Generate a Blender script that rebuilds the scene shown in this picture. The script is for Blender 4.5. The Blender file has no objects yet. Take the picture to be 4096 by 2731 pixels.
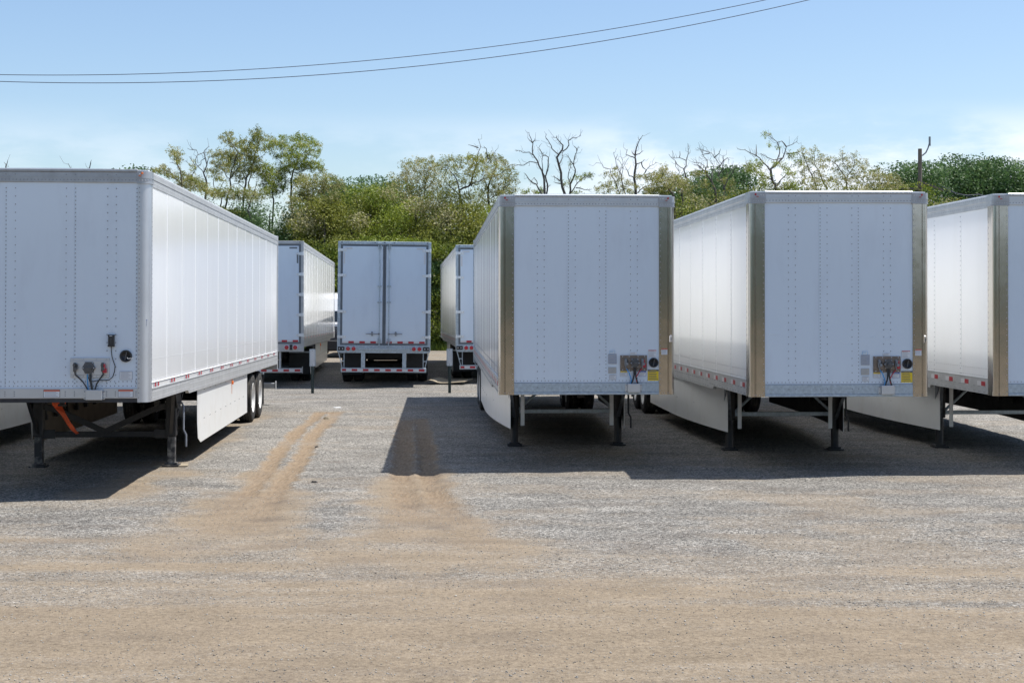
import bpy, math, random
import numpy as np
from mathutils import Vector, Matrix
PI = math.pi
scn = bpy.context.scene
col = scn.collection

# ------------------------------------------------------------------ camera
CAMH = 2.534
F4, HY = 5916.0, 1187.1            # focal length and horizon row in photograph pixels
cd = bpy.data.cameras.new("camera"); cam = bpy.data.objects.new("camera", cd); col.objects.link(cam)
cd.lens = 52.0; cd.sensor_width = 36.0; cd.clip_end = 3000; cd.clip_start = 0.1
cd.shift_y = -(1365.5 - HY) / 4096.0
cam.location = (0, 0, CAMH); cam.rotation_euler = (PI/2, 0, 0)
scn.camera = cam

# ------------------------------------------------------------------ sky, sun, exposure
SV = Vector((1.70, 0.42, 4.03)).normalized()          # towards the sun
SUN_EL = math.asin(SV.z); SUN_AZ = math.atan2(SV.x, SV.y)
world = bpy.data.worlds.new("World"); scn.world = world; world.use_nodes = True
wn, wl = world.node_tree.nodes, world.node_tree.links
for n in list(wn): wn.remove(n)
def N(nodes, t, **kw):
    n = nodes.new(t)
    for k, v in kw.items(): setattr(n, k, v)
    return n
wout = N(wn, 'ShaderNodeOutputWorld'); wbg = N(wn, 'ShaderNodeBackground'); wbg.inputs[1].default_value = 0.122
sky = N(wn, 'ShaderNodeTexSky', sky_type='NISHITA', sun_disc=False, sun_elevation=SUN_EL, sun_rotation=SUN_AZ,
        air_density=1.0, dust_density=0.9, ozone_density=3.2, altitude=100)
tc = N(wn, 'ShaderNodeTexCoord')
mp = N(wn, 'ShaderNodeMapping'); mp.inputs['Scale'].default_value = (3.0, 3.0, 9.0); mp.inputs['Location'].default_value = (1.15, 0.2, 0.1)
ns = N(wn, 'ShaderNodeTexNoise'); ns.inputs['Scale'].default_value = 1.6; ns.inputs['Detail'].default_value = 9; ns.inputs['Roughness'].default_value = 0.6
sep = N(wn, 'ShaderNodeSeparateXYZ')
el = N(wn, 'ShaderNodeMapRange', interpolation_type='SMOOTHSTEP'); el.inputs[1].default_value = 0.088; el.inputs[2].default_value = 0.13; el.inputs[3].default_value = 1.0; el.inputs[4].default_value = 0.0
cr = N(wn, 'ShaderNodeMapRange', interpolation_type='SMOOTHSTEP'); cr.inputs[1].default_value = 0.38; cr.inputs[2].default_value = 0.56
mul = N(wn, 'ShaderNodeMath', operation='MULTIPLY')
sc = N(wn, 'ShaderNodeMath', operation='MULTIPLY'); sc.inputs[1].default_value = 0.95
mx = N(wn, 'ShaderNodeMix', data_type='RGBA'); mx.inputs[7].default_value = (6.6, 7.0, 7.6, 1)
wl.new(tc.outputs['Generated'], mp.inputs[0]); wl.new(mp.outputs[0], ns.inputs['Vector'])
wl.new(tc.outputs['Generated'], sep.inputs[0]); wl.new(sep.outputs[2], el.inputs[0])
wl.new(ns.outputs[0], cr.inputs[0]); wl.new(cr.outputs[0], mul.inputs[0]); wl.new(el.outputs[0], mul.inputs[1])
side = N(wn, 'ShaderNodeMapRange', interpolation_type='SMOOTHSTEP'); side.inputs[1].default_value = -.16; side.inputs[2].default_value = .22; side.inputs[3].default_value = .30
mul2 = N(wn, 'ShaderNodeMath', operation='MULTIPLY'); wl.new(sep.outputs[0], side.inputs[0]); wl.new(side.outputs[0], mul2.inputs[1]); wl.new(mul.outputs[0], mul2.inputs[0])
wl.new(mul2.outputs[0], sc.inputs[0]); wl.new(sc.outputs[0], mx.inputs[0]); wl.new(sky.outputs[0], mx.inputs[6])
wl.new(mx.outputs[2], wbg.inputs[0]); wl.new(wbg.outputs[0], wout.inputs[0])

sd = bpy.data.lights.new("sun", 'SUN'); so = bpy.data.objects.new("sun", sd); col.objects.link(so)
sd.energy = 4.9; sd.angle = math.radians(0.53); sd.color = (1.0, 0.965, 0.91)
so.rotation_euler = SV.to_track_quat('Z', 'Y').to_euler(); so.location = SV * 60
vs = scn.view_settings; vs.view_transform = 'Standard'; vs.look = 'None'; vs.gamma = 1; vs.use_curve_mapping = False
vs.exposure = 0.42
scn.render.engine = 'CYCLES'
scn.cycles.max_bounces = 8; scn.cycles.diffuse_bounces = 4; scn.cycles.glossy_bounces = 4

# ------------------------------------------------------------------ helpers
def at(px, py, d):
    """photograph pixel (2352 wide view) at depth d -> world point"""
    return Vector(((px*1.7415-2048)/F4*d, d, CAMH+(HY-py*1.7415)/F4*d))
def tag(o, label=None, cat=None, group=None, kind=None):
    if label: o['label'] = label
    if cat: o['category'] = cat
    if group: o['group'] = group
    if kind: o['kind'] = kind
    return o
def empty(name, loc=(0, 0, 0), rz=0.0):
    o = bpy.data.objects.new(name, None); col.objects.link(o)
    o.empty_display_size = 0.3; o.location = loc; o.rotation_euler = (0, 0, rz); return o

class MB:
    def __init__(s): s.v = []; s.f = []; s.m = []; s.mi = 0; s.smooth = set()
    def _add(s, vs_, fs, sm=False):
        b = len(s.v); s.v += [tuple(x) for x in vs_]
        for f in fs:
            if sm: s.smooth.add(len(s.f))
            s.f.append(tuple(b+i for i in f)); s.m.append(s.mi)
        return s
    def mat(s, i): s.mi = i; return s
    def box(s, x0, x1, y0, y1, z0, z1):
        if x0 > x1: x0, x1 = x1, x0
        if y0 > y1: y0, y1 = y1, y0
        if z0 > z1: z0, z1 = z1, z0
        v = [(x0,y0,z0),(x1,y0,z0),(x1,y1,z0),(x0,y1,z0),(x0,y0,z1),(x1,y0,z1),(x1,y1,z1),(x0,y1,z1)]
        return s._add(v, [(0,3,2,1),(4,5,6,7),(0,1,5,4),(1,2,6,5),(2,3,7,6),(3,0,4,7)])
    def bbox(s, x0, x1, y0, y1, z0, z1, b=0.006):
        """box with chamfered edges"""
        if x0 > x1: x0, x1 = x1, x0
        if y0 > y1: y0, y1 = y1, y0
        if z0 > z1: z0, z1 = z1, z0
        b = min(b, (x1-x0)/2.1, (y1-y0)/2.1, (z1-z0)/2.1)
        X = (x0, x1); Y = (y0, y1); Z = (z0, z1); v = []; idx = {}
        for i in (0, 1):
            for j in (0, 1):
                for k in (0, 1):
                    sx, sy, sz = (b if i == 0 else -b), (b if j == 0 else -b), (b if k == 0 else -b)
                    idx[i,j,k,'x'] = len(v); v.append((X[i], Y[j]+sy, Z[k]+sz))
                    idx[i,j,k,'y'] = len(v); v.append((X[i]+sx, Y[j], Z[k]+sz))
                    idx[i,j,k,'z'] = len(v); v.append((X[i]+sx, Y[j]+sy, Z[k]))
        I = idx; f = []
        for i in (0, 1):
            q = [I[i,0,0,'x'], I[i,1,0,'x'], I[i,1,1,'x'], I[i,0,1,'x']]; f.append(q if i else q[::-1])
            q = [I[0,i,0,'y'], I[0,i,1,'y'], I[1,i,1,'y'], I[1,i,0,'y']]; f.append(q if i else q[::-1])
            q = [I[0,0,i,'z'], I[1,0,i,'z'], I[1,1,i,'z'], I[0,1,i,'z']]; f.append(q if i else q[::-1])
        for i in (0, 1):
            for j in (0, 1):
                f.append([I[i,j,0,'x'], I[i,j,1,'x'], I[i,j,1,'y'], I[i,j,0,'y']] if (i ^ j) else [I[i,j,0,'y'], I[i,j,1,'y'], I[i,j,1,'x'], I[i,j,0,'x']])
                f.append([I[i,0,j,'z'], I[i,1,j,'z'], I[i,1,j,'x'], I[i,0,j,'x']] if (i ^ j) == 0 else [I[i,0,j,'x'], I[i,1,j,'x'], I[i,1,j,'z'], I[i,0,j,'z']])
                f.append([I[0,i,j,'y'], I[1,i,j,'y'], I[1,i,j,'z'], I[0,i,j,'z']] if (i ^ j) == 0 else [I[0,i,j,'z'], I[1,i,j,'z'], I[1,i,j,'y'], I[0,i,j,'y']])
                for k in (0, 1):
                    f.append([I[i,j,k,'x'], I[i,j,k,'y'], I[i,j,k,'z']])
        return s._add(v, f)
    def cyl(s, p0, p1, r0, r1=None, n=12, cap=True):
        r1 = r0 if r1 is None else r1
        p0, p1 = Vector(p0), Vector(p1); d = (p1-p0).normalized()
        a = Vector((0, 0, 1)) if abs(d.z) < .9 else Vector((1, 0, 0))
        u = d.cross(a).normalized(); w = d.cross(u)
        v = []
        for p, r in ((p0, r0), (p1, r1)):
            for k in range(n):
                t = 2*PI*k/n; v.append(p+u*(math.cos(t)*r)+w*(math.sin(t)*r))
        s._add(v, [(k, n+k, n+(k+1) % n, (k+1) % n) for k in range(n)], True)
        if cap:
            s._add(v[:n], [tuple(range(n))]); s._add(v[n:], [tuple(range(n))[::-1]])
        return s
    def tube(s, pts, r, n=8, taper=None):
        pts = [Vector(p) for p in pts]; m = len(pts); v = []
        for i, p in enumerate(pts):
            d = (pts[min(i+1, m-1)]-pts[max(i-1, 0)]).normalized()
            a = Vector((0, 1, 0)) if abs(d.y) < .9 else Vector((1, 0, 0))
            u = d.cross(a).normalized(); w = d.cross(u)
            rr = r if taper is None else r+(taper-r)*i/(m-1)
            for k in range(n):
                t = 2*PI*k/n; v.append(p+u*(math.cos(t)*rr)+w*(math.sin(t)*rr))
        f = []
        for i in range(m-1):
            for k in range(n): f.append((i*n+k, (i+1)*n+k, (i+1)*n+(k+1) % n, i*n+(k+1) % n))
        s._add(v, f, True); s._add(v[:n], [tuple(range(n))]); s._add(v[-n:], [tuple(range(n))[::-1]])
        return s
    def lathe(s, prof, c, axis='x', n=32, closed=False):
        """prof: (radius, offset along axis)"""
        c = Vector(c); v = []; m = len(prof)
        for r, h in prof:
            for k in range(n):
                t = 2*PI*k/n; a, b = math.cos(t)*r, math.sin(t)*r
                v.append(c+Vector((h, a, b) if axis == 'x' else ((a, h, b) if axis == 'y' else (a, b, h))))
        f = []
        for i in range(m-1 if not closed else m):
            j = (i+1) % m
            for k in range(n): f.append((i*n+k, j*n+k, j*n+(k+1) % n, i*n+(k+1) % n))
        return s._add(v, f, True)
    def prism(s, poly, axis, a, b):
        """extrude 2D polygon along axis between a and b. axis x: poly=(y,z); y:(x,z); z:(x,y)"""
        def P(q, h): return (h, q[0], q[1]) if axis == 'x' else ((q[0], h, q[1]) if axis == 'y' else (q[0], q[1], h))
        n = len(poly); v = [P(q, a) for q in poly]+[P(q, b) for q in poly]
        return s._add(v, [tuple(range(n)), tuple(range(2*n-1, n-1, -1))]+[(k, (k+1) % n, n+(k+1) % n, n+k) for k in range(n)])
    def bar(s, p0, p1, w, h, up=(0, 0, 1)):
        p0, p1 = Vector(p0), Vector(p1); d = (p1-p0).normalized(); up = Vector(up)
        if abs(d.dot(up)) > .95: up = Vector((0, 1, 0))
        x = d.cross(up).normalized()*(w/2); z = x.cross(d).normalized()*(h/2)
        v = [p0-x-z, p0+x-z, p0+x+z, p0-x+z, p1-x-z, p1+x-z, p1+x+z, p1-x+z]
        return s._add(v, [(0,1,2,3),(7,6,5,4),(0,4,5,1),(1,5,6,2),(2,6,7,3),(3,7,4,0)])
    def rivet(s, p, nrm, r=0.008, h=0.005):
        p = Vector(p); nv = Vector(nrm); a = Vector((0, 0, 1)) if abs(nv.z) < .5 else Vector((0, 1, 0))
        u = nv.cross(a).normalized(); w = nv.cross(u); v = []
        for k in range(6):
            t = PI*k/3; v.append(p+u*(math.cos(t)*r)+w*(math.sin(t)*r))
        for k in range(6):
            t = PI*k/3; v.append(p+nv*h+u*(math.cos(t)*r*.55)+w*(math.sin(t)*r*.55))
        return s._add(v, [(k, (k+1) % 6, 6+(k+1) % 6, 6+k) for k in range(6)]+[(6,7,8,9,10,11)])
    def build(s, name, mats, parent=None, fix=True):
        me = bpy.data.meshes.new(name); me.from_pydata(s.v, [], s.f)
        if not isinstance(mats, (list, tuple)): mats = [mats]
        for m in mats: me.materials.append(m)
        me.polygons.foreach_set('material_index', s.m)
        sm = np.zeros(len(s.f), dtype=bool)
        if s.smooth: sm[list(s.smooth)] = True
        me.polygons.foreach_set('use_smooth', sm)
        if fix:
            import bmesh
            bm = bmesh.new(); bm.from_mesh(me); bmesh.ops.recalc_face_normals(bm, faces=bm.faces); bm.to_mesh(me); bm.free()
        me.update()
        o = bpy.data.objects.new(name, me); col.objects.link(o)
        if parent is not None: o.parent = parent
        return o

def np_mesh(name, verts, nper, mats, matidx=None, parent=None, smooth=False, faces=None):
    me = bpy.data.meshes.new(name); nv = len(verts)
    me.vertices.add(nv); me.vertices.foreach_set('co', np.ascontiguousarray(verts, dtype=np.float32).ravel())
    if faces is None:
        nf = nv//nper; loops = np.arange(nv, dtype=np.int32)
    else:
        nf = len(faces); loops = np.ascontiguousarray(faces, dtype=np.int32).ravel(); nper = faces.shape[1]
    me.loops.add(len(loops)); me.loops.foreach_set('vertex_index', loops)
    me.polygons.add(nf); me.polygons.foreach_set('loop_start', np.arange(0, nf*nper, nper, dtype=np.int32))
    try: me.polygons.foreach_set('loop_total', np.full(nf, nper, dtype=np.int32))
    except Exception: pass
    for m in (mats if isinstance(mats, (list, tuple)) else [mats]): me.materials.append(m)
    if matidx is not None: me.polygons.foreach_set('material_index', matidx.astype(np.int32))
    if smooth: me.polygons.foreach_set('use_smooth', np.ones(nf, dtype=bool))
    me.update(calc_edges=True); me.validate()
    o = bpy.data.objects.new(name, me); col.objects.link(o)
    if parent is not None: o.parent = parent
    return o

# ------------------------------------------------------------------ materials
def mat(name, color, rough=.5, metal=0., coat=0., bump=0., bscale=20., var=0., vscale=3., spec=None, stretch=None, dirt=None, bdist=.01, aniso=0.):
    m = bpy.data.materials.new(name); m.use_nodes = True; nt = m.node_tree; ns_, lk = nt.nodes, nt.links
    b = ns_['Principled BSDF']; b.inputs['Base Color'].default_value = (*color, 1)
    b.inputs['Roughness'].default_value = rough; b.inputs['Metallic'].default_value = metal
    b.inputs['Coat Weight'].default_value = coat; b.inputs['Coat Roughness'].default_value = .08
    if aniso: b.inputs['Anisotropic'].default_value = aniso
    if spec is not None: b.inputs['Specular IOR Level'].default_value = spec
    tcn = N(ns_, 'ShaderNodeTexCoord'); mpn = N(ns_, 'ShaderNodeMapping')
    if stretch: mpn.inputs['Scale'].default_value = stretch
    lk.new(tcn.outputs['Object'], mpn.inputs[0])
    if var or dirt:
        nz = N(ns_, 'ShaderNodeTexNoise'); nz.inputs['Scale'].default_value = vscale; nz.inputs['Detail'].default_value = 7; nz.inputs['Roughness'].default_value = .62
        lk.new(mpn.outputs[0], nz.inputs['Vector'])
        mr = N(ns_, 'ShaderNodeMapRange'); mr.inputs[1].default_value = .3; mr.inputs[2].default_value = .7
        lk.new(nz.outputs[0], mr.inputs[0])
        mi = N(ns_, 'ShaderNodeMix', data_type='RGBA')
        lk.new(mr.outputs[0], mi.inputs[0])
        c2 = dirt if dirt else tuple(c*(1-var) for c in color)
        mi.inputs[6].default_value = (*color, 1); mi.inputs[7].default_value = (*c2, 1)
        if dirt:
            mr.inputs[1].default_value = .5; mr.inputs[2].default_value = .8; mr.inputs[4].default_value = var if var else .8
        lk.new(mi.outputs[2], b.inputs['Base Color'])
        r2 = N(ns_, 'ShaderNodeMapRange'); r2.inputs[3].default_value = rough*.85; r2.inputs[4].default_value = min(1, rough*1.25)
        lk.new(nz.outputs[0], r2.inputs[0]); lk.new(r2.outputs[0], b.inputs['Roughness'])
    if bump:
        nb = N(ns_, 'ShaderNodeTexNoise'); nb.inputs['Scale'].default_value = bscale; nb.inputs['Detail'].default_value = 3
        lk.new(mpn.outputs[0], nb.inputs['Vector'])
        bp = N(ns_, 'ShaderNodeBump'); bp.inputs['Strength'].default_value = bump; bp.inputs['Distance'].default_value = bdist
        lk.new(nb.outputs[0], bp.inputs['Height']); lk.new(bp.outputs[0], b.inputs['Normal'])
    return m
M = {}
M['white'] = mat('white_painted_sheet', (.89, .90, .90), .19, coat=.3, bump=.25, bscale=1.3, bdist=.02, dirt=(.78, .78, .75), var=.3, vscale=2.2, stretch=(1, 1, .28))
M['white_shade_tint'] = mat('shade_tinted_white_sheet', (.68, .765, .85), .18, coat=.3, bump=.3, bscale=2.2, bdist=.02, dirt=(.56, .62, .70), var=.5, vscale=2.6, stretch=(1, 1, .3))  # white sheet with the bluish light of shaded faces mixed into its colour
M['white_skirt'] = mat('white_skirt_sheet', (.80, .81, .80), .3, coat=.1, bump=.3, bscale=2.5, bdist=.02, dirt=(.60, .57, .50), var=.4, vscale=2.5)
M['skirt_inner'] = mat('brown_composite_sheet', (.30, .25, .20), .6, var=.3)
M['alu'] = mat('aluminium_extrusion', (.50, .51, .52), .42, metal=.75, bump=.15, bscale=14, var=.25, vscale=5)
M['alu_side'] = mat('grey_painted_rail', (.52, .53, .53), .42, metal=.2, var=.22, vscale=5, bump=.1, bscale=8)
M['satin'] = mat('satin_aluminium', (.62, .64, .66), .38, metal=.7, bump=.1, bscale=6, var=.12)
M['steel'] = mat('stainless_steel', (.50, .475, .435), .17, metal=1., bump=.35, bscale=2.2, bdist=.02, stretch=(1, 1, .5), var=.10, vscale=1.5)
M['hinge'] = mat('bright_zinc_hinge', (.80, .83, .84), .35, metal=.2, var=.15, vscale=9)
M['galv'] = mat('galvanised_steel', (.52, .60, .66), .42, metal=.35, var=.35, vscale=22, bump=.15, bscale=30)
M['gasket'] = mat('grey_rubber_gasket', (.16, .18, .20), .6, var=.2)
M['hook'] = mat('brown_tinted_steel', (.26, .21, .17), .45, metal=.5, var=.3, vscale=14)
M['scuff'] = mat('pale_scuff', (.80, .86, .92), .5)
M['rivet'] = mat('rivet_metal', (.30, .31, .34), .45, metal=.7)
M['rivet_white'] = mat('painted_rivet', (.52, .53, .55), .4)
M['black'] = mat('black_painted_steel', (.018, .019, .022), .42, var=.5, vscale=8, dirt=(.09, .08, .065), bump=.2, bscale=30)
M['blackdirty'] = mat('worn_black_steel', (.03, .03, .033), .5, dirt=(.42, .40, .36), var=.9, vscale=9, bump=.3, bscale=40)
M['under'] = mat('dark_underbody', (.045, .045, .048), .7, var=.4, vscale=4)
M['greysteel'] = mat('grey_steel_tube', (.30, .32, .35), .45, metal=.6, var=.4, vscale=12)
M['rubber'] = mat('tyre_rubber', (.022, .022, .022), .85, var=.9, vscale=6, dirt=(.12, .105, .085), bump=.4, bscale=50)
M['flap'] = mat('mud_flap_rubber', (.02, .022, .026), .55, var=.4, vscale=4)
M['rim'] = mat('white_wheel_rim', (.72, .72, .70), .35, coat=.2, dirt=(.40, .36, .30), var=.6, vscale=7)
M['red'] = mat('red_reflective_tape', (.42, .018, .03), .35)
M['tapewhite'] = mat('silver_reflective_tape', (.62, .62, .63), .35)
M['tapegrey'] = mat('grey_reflective_tape', (.42, .42, .44), .4)
M['redlamp'] = mat('red_lamp_lens', (.42, .01, .02), .12, coat=.6)
M['orange'] = mat('orange_lamp_lens', (.85, .20, .03), .3)
M['strap'] = mat('orange_webbing', (.62, .10, .03), .8, bump=.3, bscale=60)
M['plastic'] = mat('black_plastic', (.025, .026, .03), .35)
M['socket'] = mat('dark_grey_casting', (.11, .11, .11), .45, var=.3, vscale=20)
M['chrome'] = mat('chrome', (.8, .8, .82), .12, metal=1.)
M['bluehose'] = mat('blue_air_hose', (.03, .28, .62), .35)
M['redhose'] = mat('red_air_hose', (.42, .03, .05), .35)
M['yellow'] = mat('yellow_sticker', (.80, .58, .02), .4)
M['paper'] = mat('white_sticker', (.72, .74, .76), .4)
M['bluelabel'] = mat('blue_sticker', (.08, .14, .42), .4)
M['lightblue'] = mat('light_blue_sticker', (.25, .50, .72), .4)
M['orangered'] = mat('red_orange_sticker', (.62, .12, .05), .4)
M['beige'] = mat('beige_plate', (.52, .50, .45), .45, var=.2, vscale=20)
M['greyblue'] = mat('grey_blue_plate', (.42, .46, .54), .4, var=.35, vscale=12)
M['ink'] = mat('printed_ink', (.12, .12, .14), .5)
M['inkgrey'] = mat('faded_ink', (.38, .39, .42), .5)
M['board'] = mat('weathered_plywood', (.36, .30, .21), .8, var=.4, vscale=6, stretch=(1, 5, 1), bump=.3, bscale=12)
M['postgreen'] = mat('green_post_paint', (.03, .055, .05), .45, var=.3, vscale=10)
M['sign'] = mat('white_sign_sheet', (.66, .68, .70), .35, var=.12, vscale=10)
M['wood'] = mat('weathered_pole_wood', (.22, .18, .15), .85, var=.45, vscale=10, stretch=(1, 1, .1), bump=.5, bscale=20)
M['wire'] = mat('power_line_cable', (.06, .07, .10), .5)
M['glass'] = mat('dark_windscreen_glass', (.02, .025, .03), .05, coat=.5)
M['truckwhite'] = mat('white_truck_paint', (.80, .80, .80), .2, coat=.5)
def foliage(name, c1, c2, trans=.35):
    m = bpy.data.materials.new(name); m.use_nodes = True; nt = m.node_tree; n_, lk = nt.nodes, nt.links
    for x in list(n_): n_.remove(x)
    out = N(n_, 'ShaderNodeOutputMaterial'); d = N(n_, 'ShaderNodeBsdfPrincipled'); t = N(n_, 'ShaderNodeBsdfTranslucent'); ms = N(n_, 'ShaderNodeMixShader')
    d.inputs['Roughness'].default_value = .55; ms.inputs[0].default_value = trans
    g = N(n_, 'ShaderNodeNewGeometry'); tcn = N(n_, 'ShaderNodeTexCoord'); nz = N(n_, 'ShaderNodeTexNoise'); nz.inputs['Scale'].default_value = .55; nz.inputs['Detail'].default_value = 3
    lk.new(tcn.outputs['Object'], nz.inputs['Vector'])
    a = N(n_, 'ShaderNodeMath', operation='MULTIPLY_ADD'); a.inputs[1].default_value = .55; a.inputs[2].default_value = -.28
    lk.new(g.outputs['Random Per Island'], a.inputs[0])
    mr = N(n_, 'ShaderNodeMapRange'); mr.inputs[1].default_value = .35; mr.inputs[2].default_value = .65
    lk.new(nz.outputs[0], mr.inputs[0])
    ad = N(n_, 'ShaderNodeMath', operation='ADD', use_clamp=True); lk.new(a.outputs[0], ad.inputs[0]); lk.new(mr.outputs[0], ad.inputs[1])
    mi = N(n_, 'ShaderNodeMix', data_type='RGBA'); mi.inputs[6].default_value = (*c1, 1); mi.inputs[7].default_value = (*c2, 1)
    lk.new(ad.outputs[0], mi.inputs[0]); lk.new(mi.outputs[2], d.inputs['Base Color']); lk.new(mi.outputs[2], t.inputs['Color'])
    lk.new(d.outputs[0], ms.inputs[1]); lk.new(t.outputs[0], ms.inputs[2]); lk.new(ms.outputs[0], out.inputs['Surface'])
    return m
M['leaf_locust'] = foliage('locust_leaves', (.125, .16, .025), (.33, .335, .06))
M['leaf_green'] = foliage('bright_green_leaves', (.12, .18, .02), (.33, .38, .05))
M['leaf_dark'] = foliage('dark_green_leaves', (.05, .11, .035), (.13, .22, .07), .3)
M['blossom'] = foliage('cream_blossom', (.36, .34, .15), (.56, .51, .30), .3)
M['bark'] = mat('tree_bark', (.085, .075, .065), .9, var=.4, vscale=3, bump=.4, bscale=8)
M['deadbark'] = mat('grey_dead_bark', (.13, .12, .115), .9, var=.4, vscale=3)

# ------------------------------------------------------------------ ground
def lerp(a, b, t): return a+(b-a)*t
def sstep(e0, e1, x):
    t = np.clip((x-e0)/(e1-e0), 0, 1); return t*t*(3-2*t)
rs = np.random.RandomState(7)
_tab = rs.rand(256, 256)
def vnoise(x, y):
    xi = np.floor(x).astype(int); yi = np.floor(y).astype(int); fx = x-xi; fy = y-yi
    fx = fx*fx*(3-2*fx); fy = fy*fy*(3-2*fy)
    a = _tab[xi % 256, yi % 256]; b = _tab[(xi+1) % 256, yi % 256]; c = _tab[xi % 256, (yi+1) % 256]; d = _tab[(xi+1) % 256, (yi+1) % 256]
    return a*(1-fx)*(1-fy)+b*fx*(1-fy)+c*(1-fx)*fy+d*fx*fy
def fbm(x, y, o=4):
    s = 0; a = .5; t = 0
    for k in range(o): s = s+a*vnoise(x*2**k+17.3*k, y*2**k+5.1*k); t += a; a *= .55
    return s/t
def gpt(zx, zy):      # from the track survey (enlarged view) to the ground
    px, py = 600+zx/1.809, 1500+zy/1.809
    d = CAMH*F4/(py-HY); return ((px-2048)/F4*d, d)
RUTS = [([gpt(1235, 270), gpt(1190, 315), gpt(1060, 410), gpt(960, 520), gpt(880, 640), gpt(790, 770), gpt(700, 860), gpt(580, 980), gpt(470, 1120)], .145),
        ([gpt(1350, 270), gpt(1290, 330), gpt(1180, 430), gpt(1120, 560), gpt(1040, 680), gpt(950, 790), gpt(880, 880), gpt(790, 1000), gpt(700, 1150)], .155),
        ([gpt(1850, 330), gpt(1842, 500), gpt(1835, 650), gpt(1825, 760), gpt(1860, 950), gpt(1900, 1180)], .18),
        ([gpt(1955, 320), gpt(1990, 470), gpt(2010, 600), gpt(2010, 720), gpt(2090, 900), gpt(2230, 1080), gpt(2420, 1250)], .16)]
def polydist(x, y, pl):
    best = np.full(x.shape, 1e9)
    for (ax, ay), (bx, by) in zip(pl[:-1], pl[1:]):
        dx, dy = bx-ax, by-ay; t = np.clip(((x-ax)*dx+(y-ay)*dy)/(dx*dx+dy*dy), 0, 1)
        best = np.minimum(best, np.hypot(x-ax-t*dx, y-ay-t*dy))
    return best
def ellip(x, y, cx, cy, rx, ry, ang=0):
    c, s = math.cos(ang), math.sin(ang); u = (x-cx)*c+(y-cy)*s; v = -(x-cx)*s+(y-cy)*c
    return 1-sstep(.45, 1.1, np.sqrt((u/rx)**2+(v/ry)**2))
def ground_fields(x, y):
    n1 = fbm(x*.35+3, y*1.1); n2 = fbm(x*1.5, y*2.6+40); n3 = fbm(x*.9+9, y*.9+9)
    rut = np.zeros_like(x)
    streak = fbm(x*.22+31, y*2.6+7, 5); blot = fbm(x*.7+50, y*1.6+80, 5)
    for pl, w in RUTS:
        d = polydist(x, y, pl)+(n2-.5)*.14+(fbm(x*5, y*5, 3)-.5)*.14
        w = w*(1+.9*(1-sstep(15, 20, y))); rut = np.maximum(rut, 1-sstep(w*.45, w*1.35, d))
    rut = rut*np.clip(.35+1.2*fbm(x*1.1+3, y*.7+90), 0, 1)*(.25+.75*sstep(15.0, 19.5, y))
    dirt = rut*.95
    # the worn crossing in front of the ruts
    fans = ((808, 742, .50, 1.2), (738, 915, .85, 1.4), (646, 1042, .95, 1.3), (461, 1204, 1.3, 1.2), (1892, 800, .68, 1.6), (1915, 950, .80, 1.4), (1985, 1111, .95, 1.3), (2135, 1296, 1.4, 1.2), (1731, 1261, 1.3, 1.0), (2030, 720, .35, 1.2))
    n3b = fbm(x*3.3+2, y*4.5+1, 4)
    wob = (fbm(x*2.2+4, y*2.2+8, 4)-.5)*.7
    for zx_, zy_, rx_, ry_ in fans:
        cx_, cy_ = gpt(zx_, zy_)
        q = np.sqrt(((x-cx_)/rx_)**2+((y-cy_)/ry_)**2)+wob
        dirt = np.maximum(dirt, (1-sstep(.55, 1.25, q))*np.clip(.28+1.0*blot, 0, .92))
    # driving lane across the foreground
    edge = 15.2+2.6*(n1-.5)+2.6*(streak-.5)-.12*np.clip(x, -6, 5)
    lane = (1-sstep(edge-3.4, edge+1.6, y))*np.clip(.80+1.0*(streak-.5)+.5*(blot-.5), 0, 1)
    lane = lane+(1-sstep(10.0, 12.5, y))*.12
    dirt = np.maximum(dirt, lane)
    dirt = np.maximum(dirt, np.clip((fbm(x*.5+70, y*.8+3, 5)-.50)*3.0, 0, .5)*(1-sstep(20, 26, y))); dirt = np.maximum(dirt, np.clip((blot-.5)*2.2, 0, .35)*(1-sstep(38, 48, y)))
    dirt = np.maximum(dirt, sstep(50, 60, y)*(.30+.5*n3))
    # muddy strip beside the left trailer
    dirt = np.maximum(dirt, (1-sstep(.2, .8, np.abs(x+5.0+.057*(y-18.6)+(n3-.5)*1.2)))*sstep(17.5, 19, y)*(1-sstep(30, 34, y))*np.clip(1.3*blot, 0, .8))
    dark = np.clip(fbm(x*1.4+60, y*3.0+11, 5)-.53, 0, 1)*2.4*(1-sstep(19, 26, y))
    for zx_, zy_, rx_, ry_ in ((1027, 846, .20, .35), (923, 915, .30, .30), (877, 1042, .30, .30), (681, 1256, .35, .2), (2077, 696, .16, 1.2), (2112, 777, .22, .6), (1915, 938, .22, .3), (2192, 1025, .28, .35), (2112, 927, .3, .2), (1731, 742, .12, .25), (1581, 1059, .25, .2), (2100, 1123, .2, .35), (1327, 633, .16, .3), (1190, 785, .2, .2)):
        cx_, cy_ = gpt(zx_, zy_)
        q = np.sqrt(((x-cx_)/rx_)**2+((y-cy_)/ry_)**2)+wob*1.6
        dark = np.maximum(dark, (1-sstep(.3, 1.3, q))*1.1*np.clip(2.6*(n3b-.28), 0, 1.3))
    h = (fbm(x*.25, y*.25, 3)-.5)*.05+(n3-.5)*.035+(n2-.5)*.022
    h = h*sstep(3, 8, y)-rut*.035+(rut*(1-rut))*.05
    calm = (1-sstep(80, 140, np.hypot(x, y)))
    return np.clip(dirt, 0, 1), dark, h*calm, rut
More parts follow.
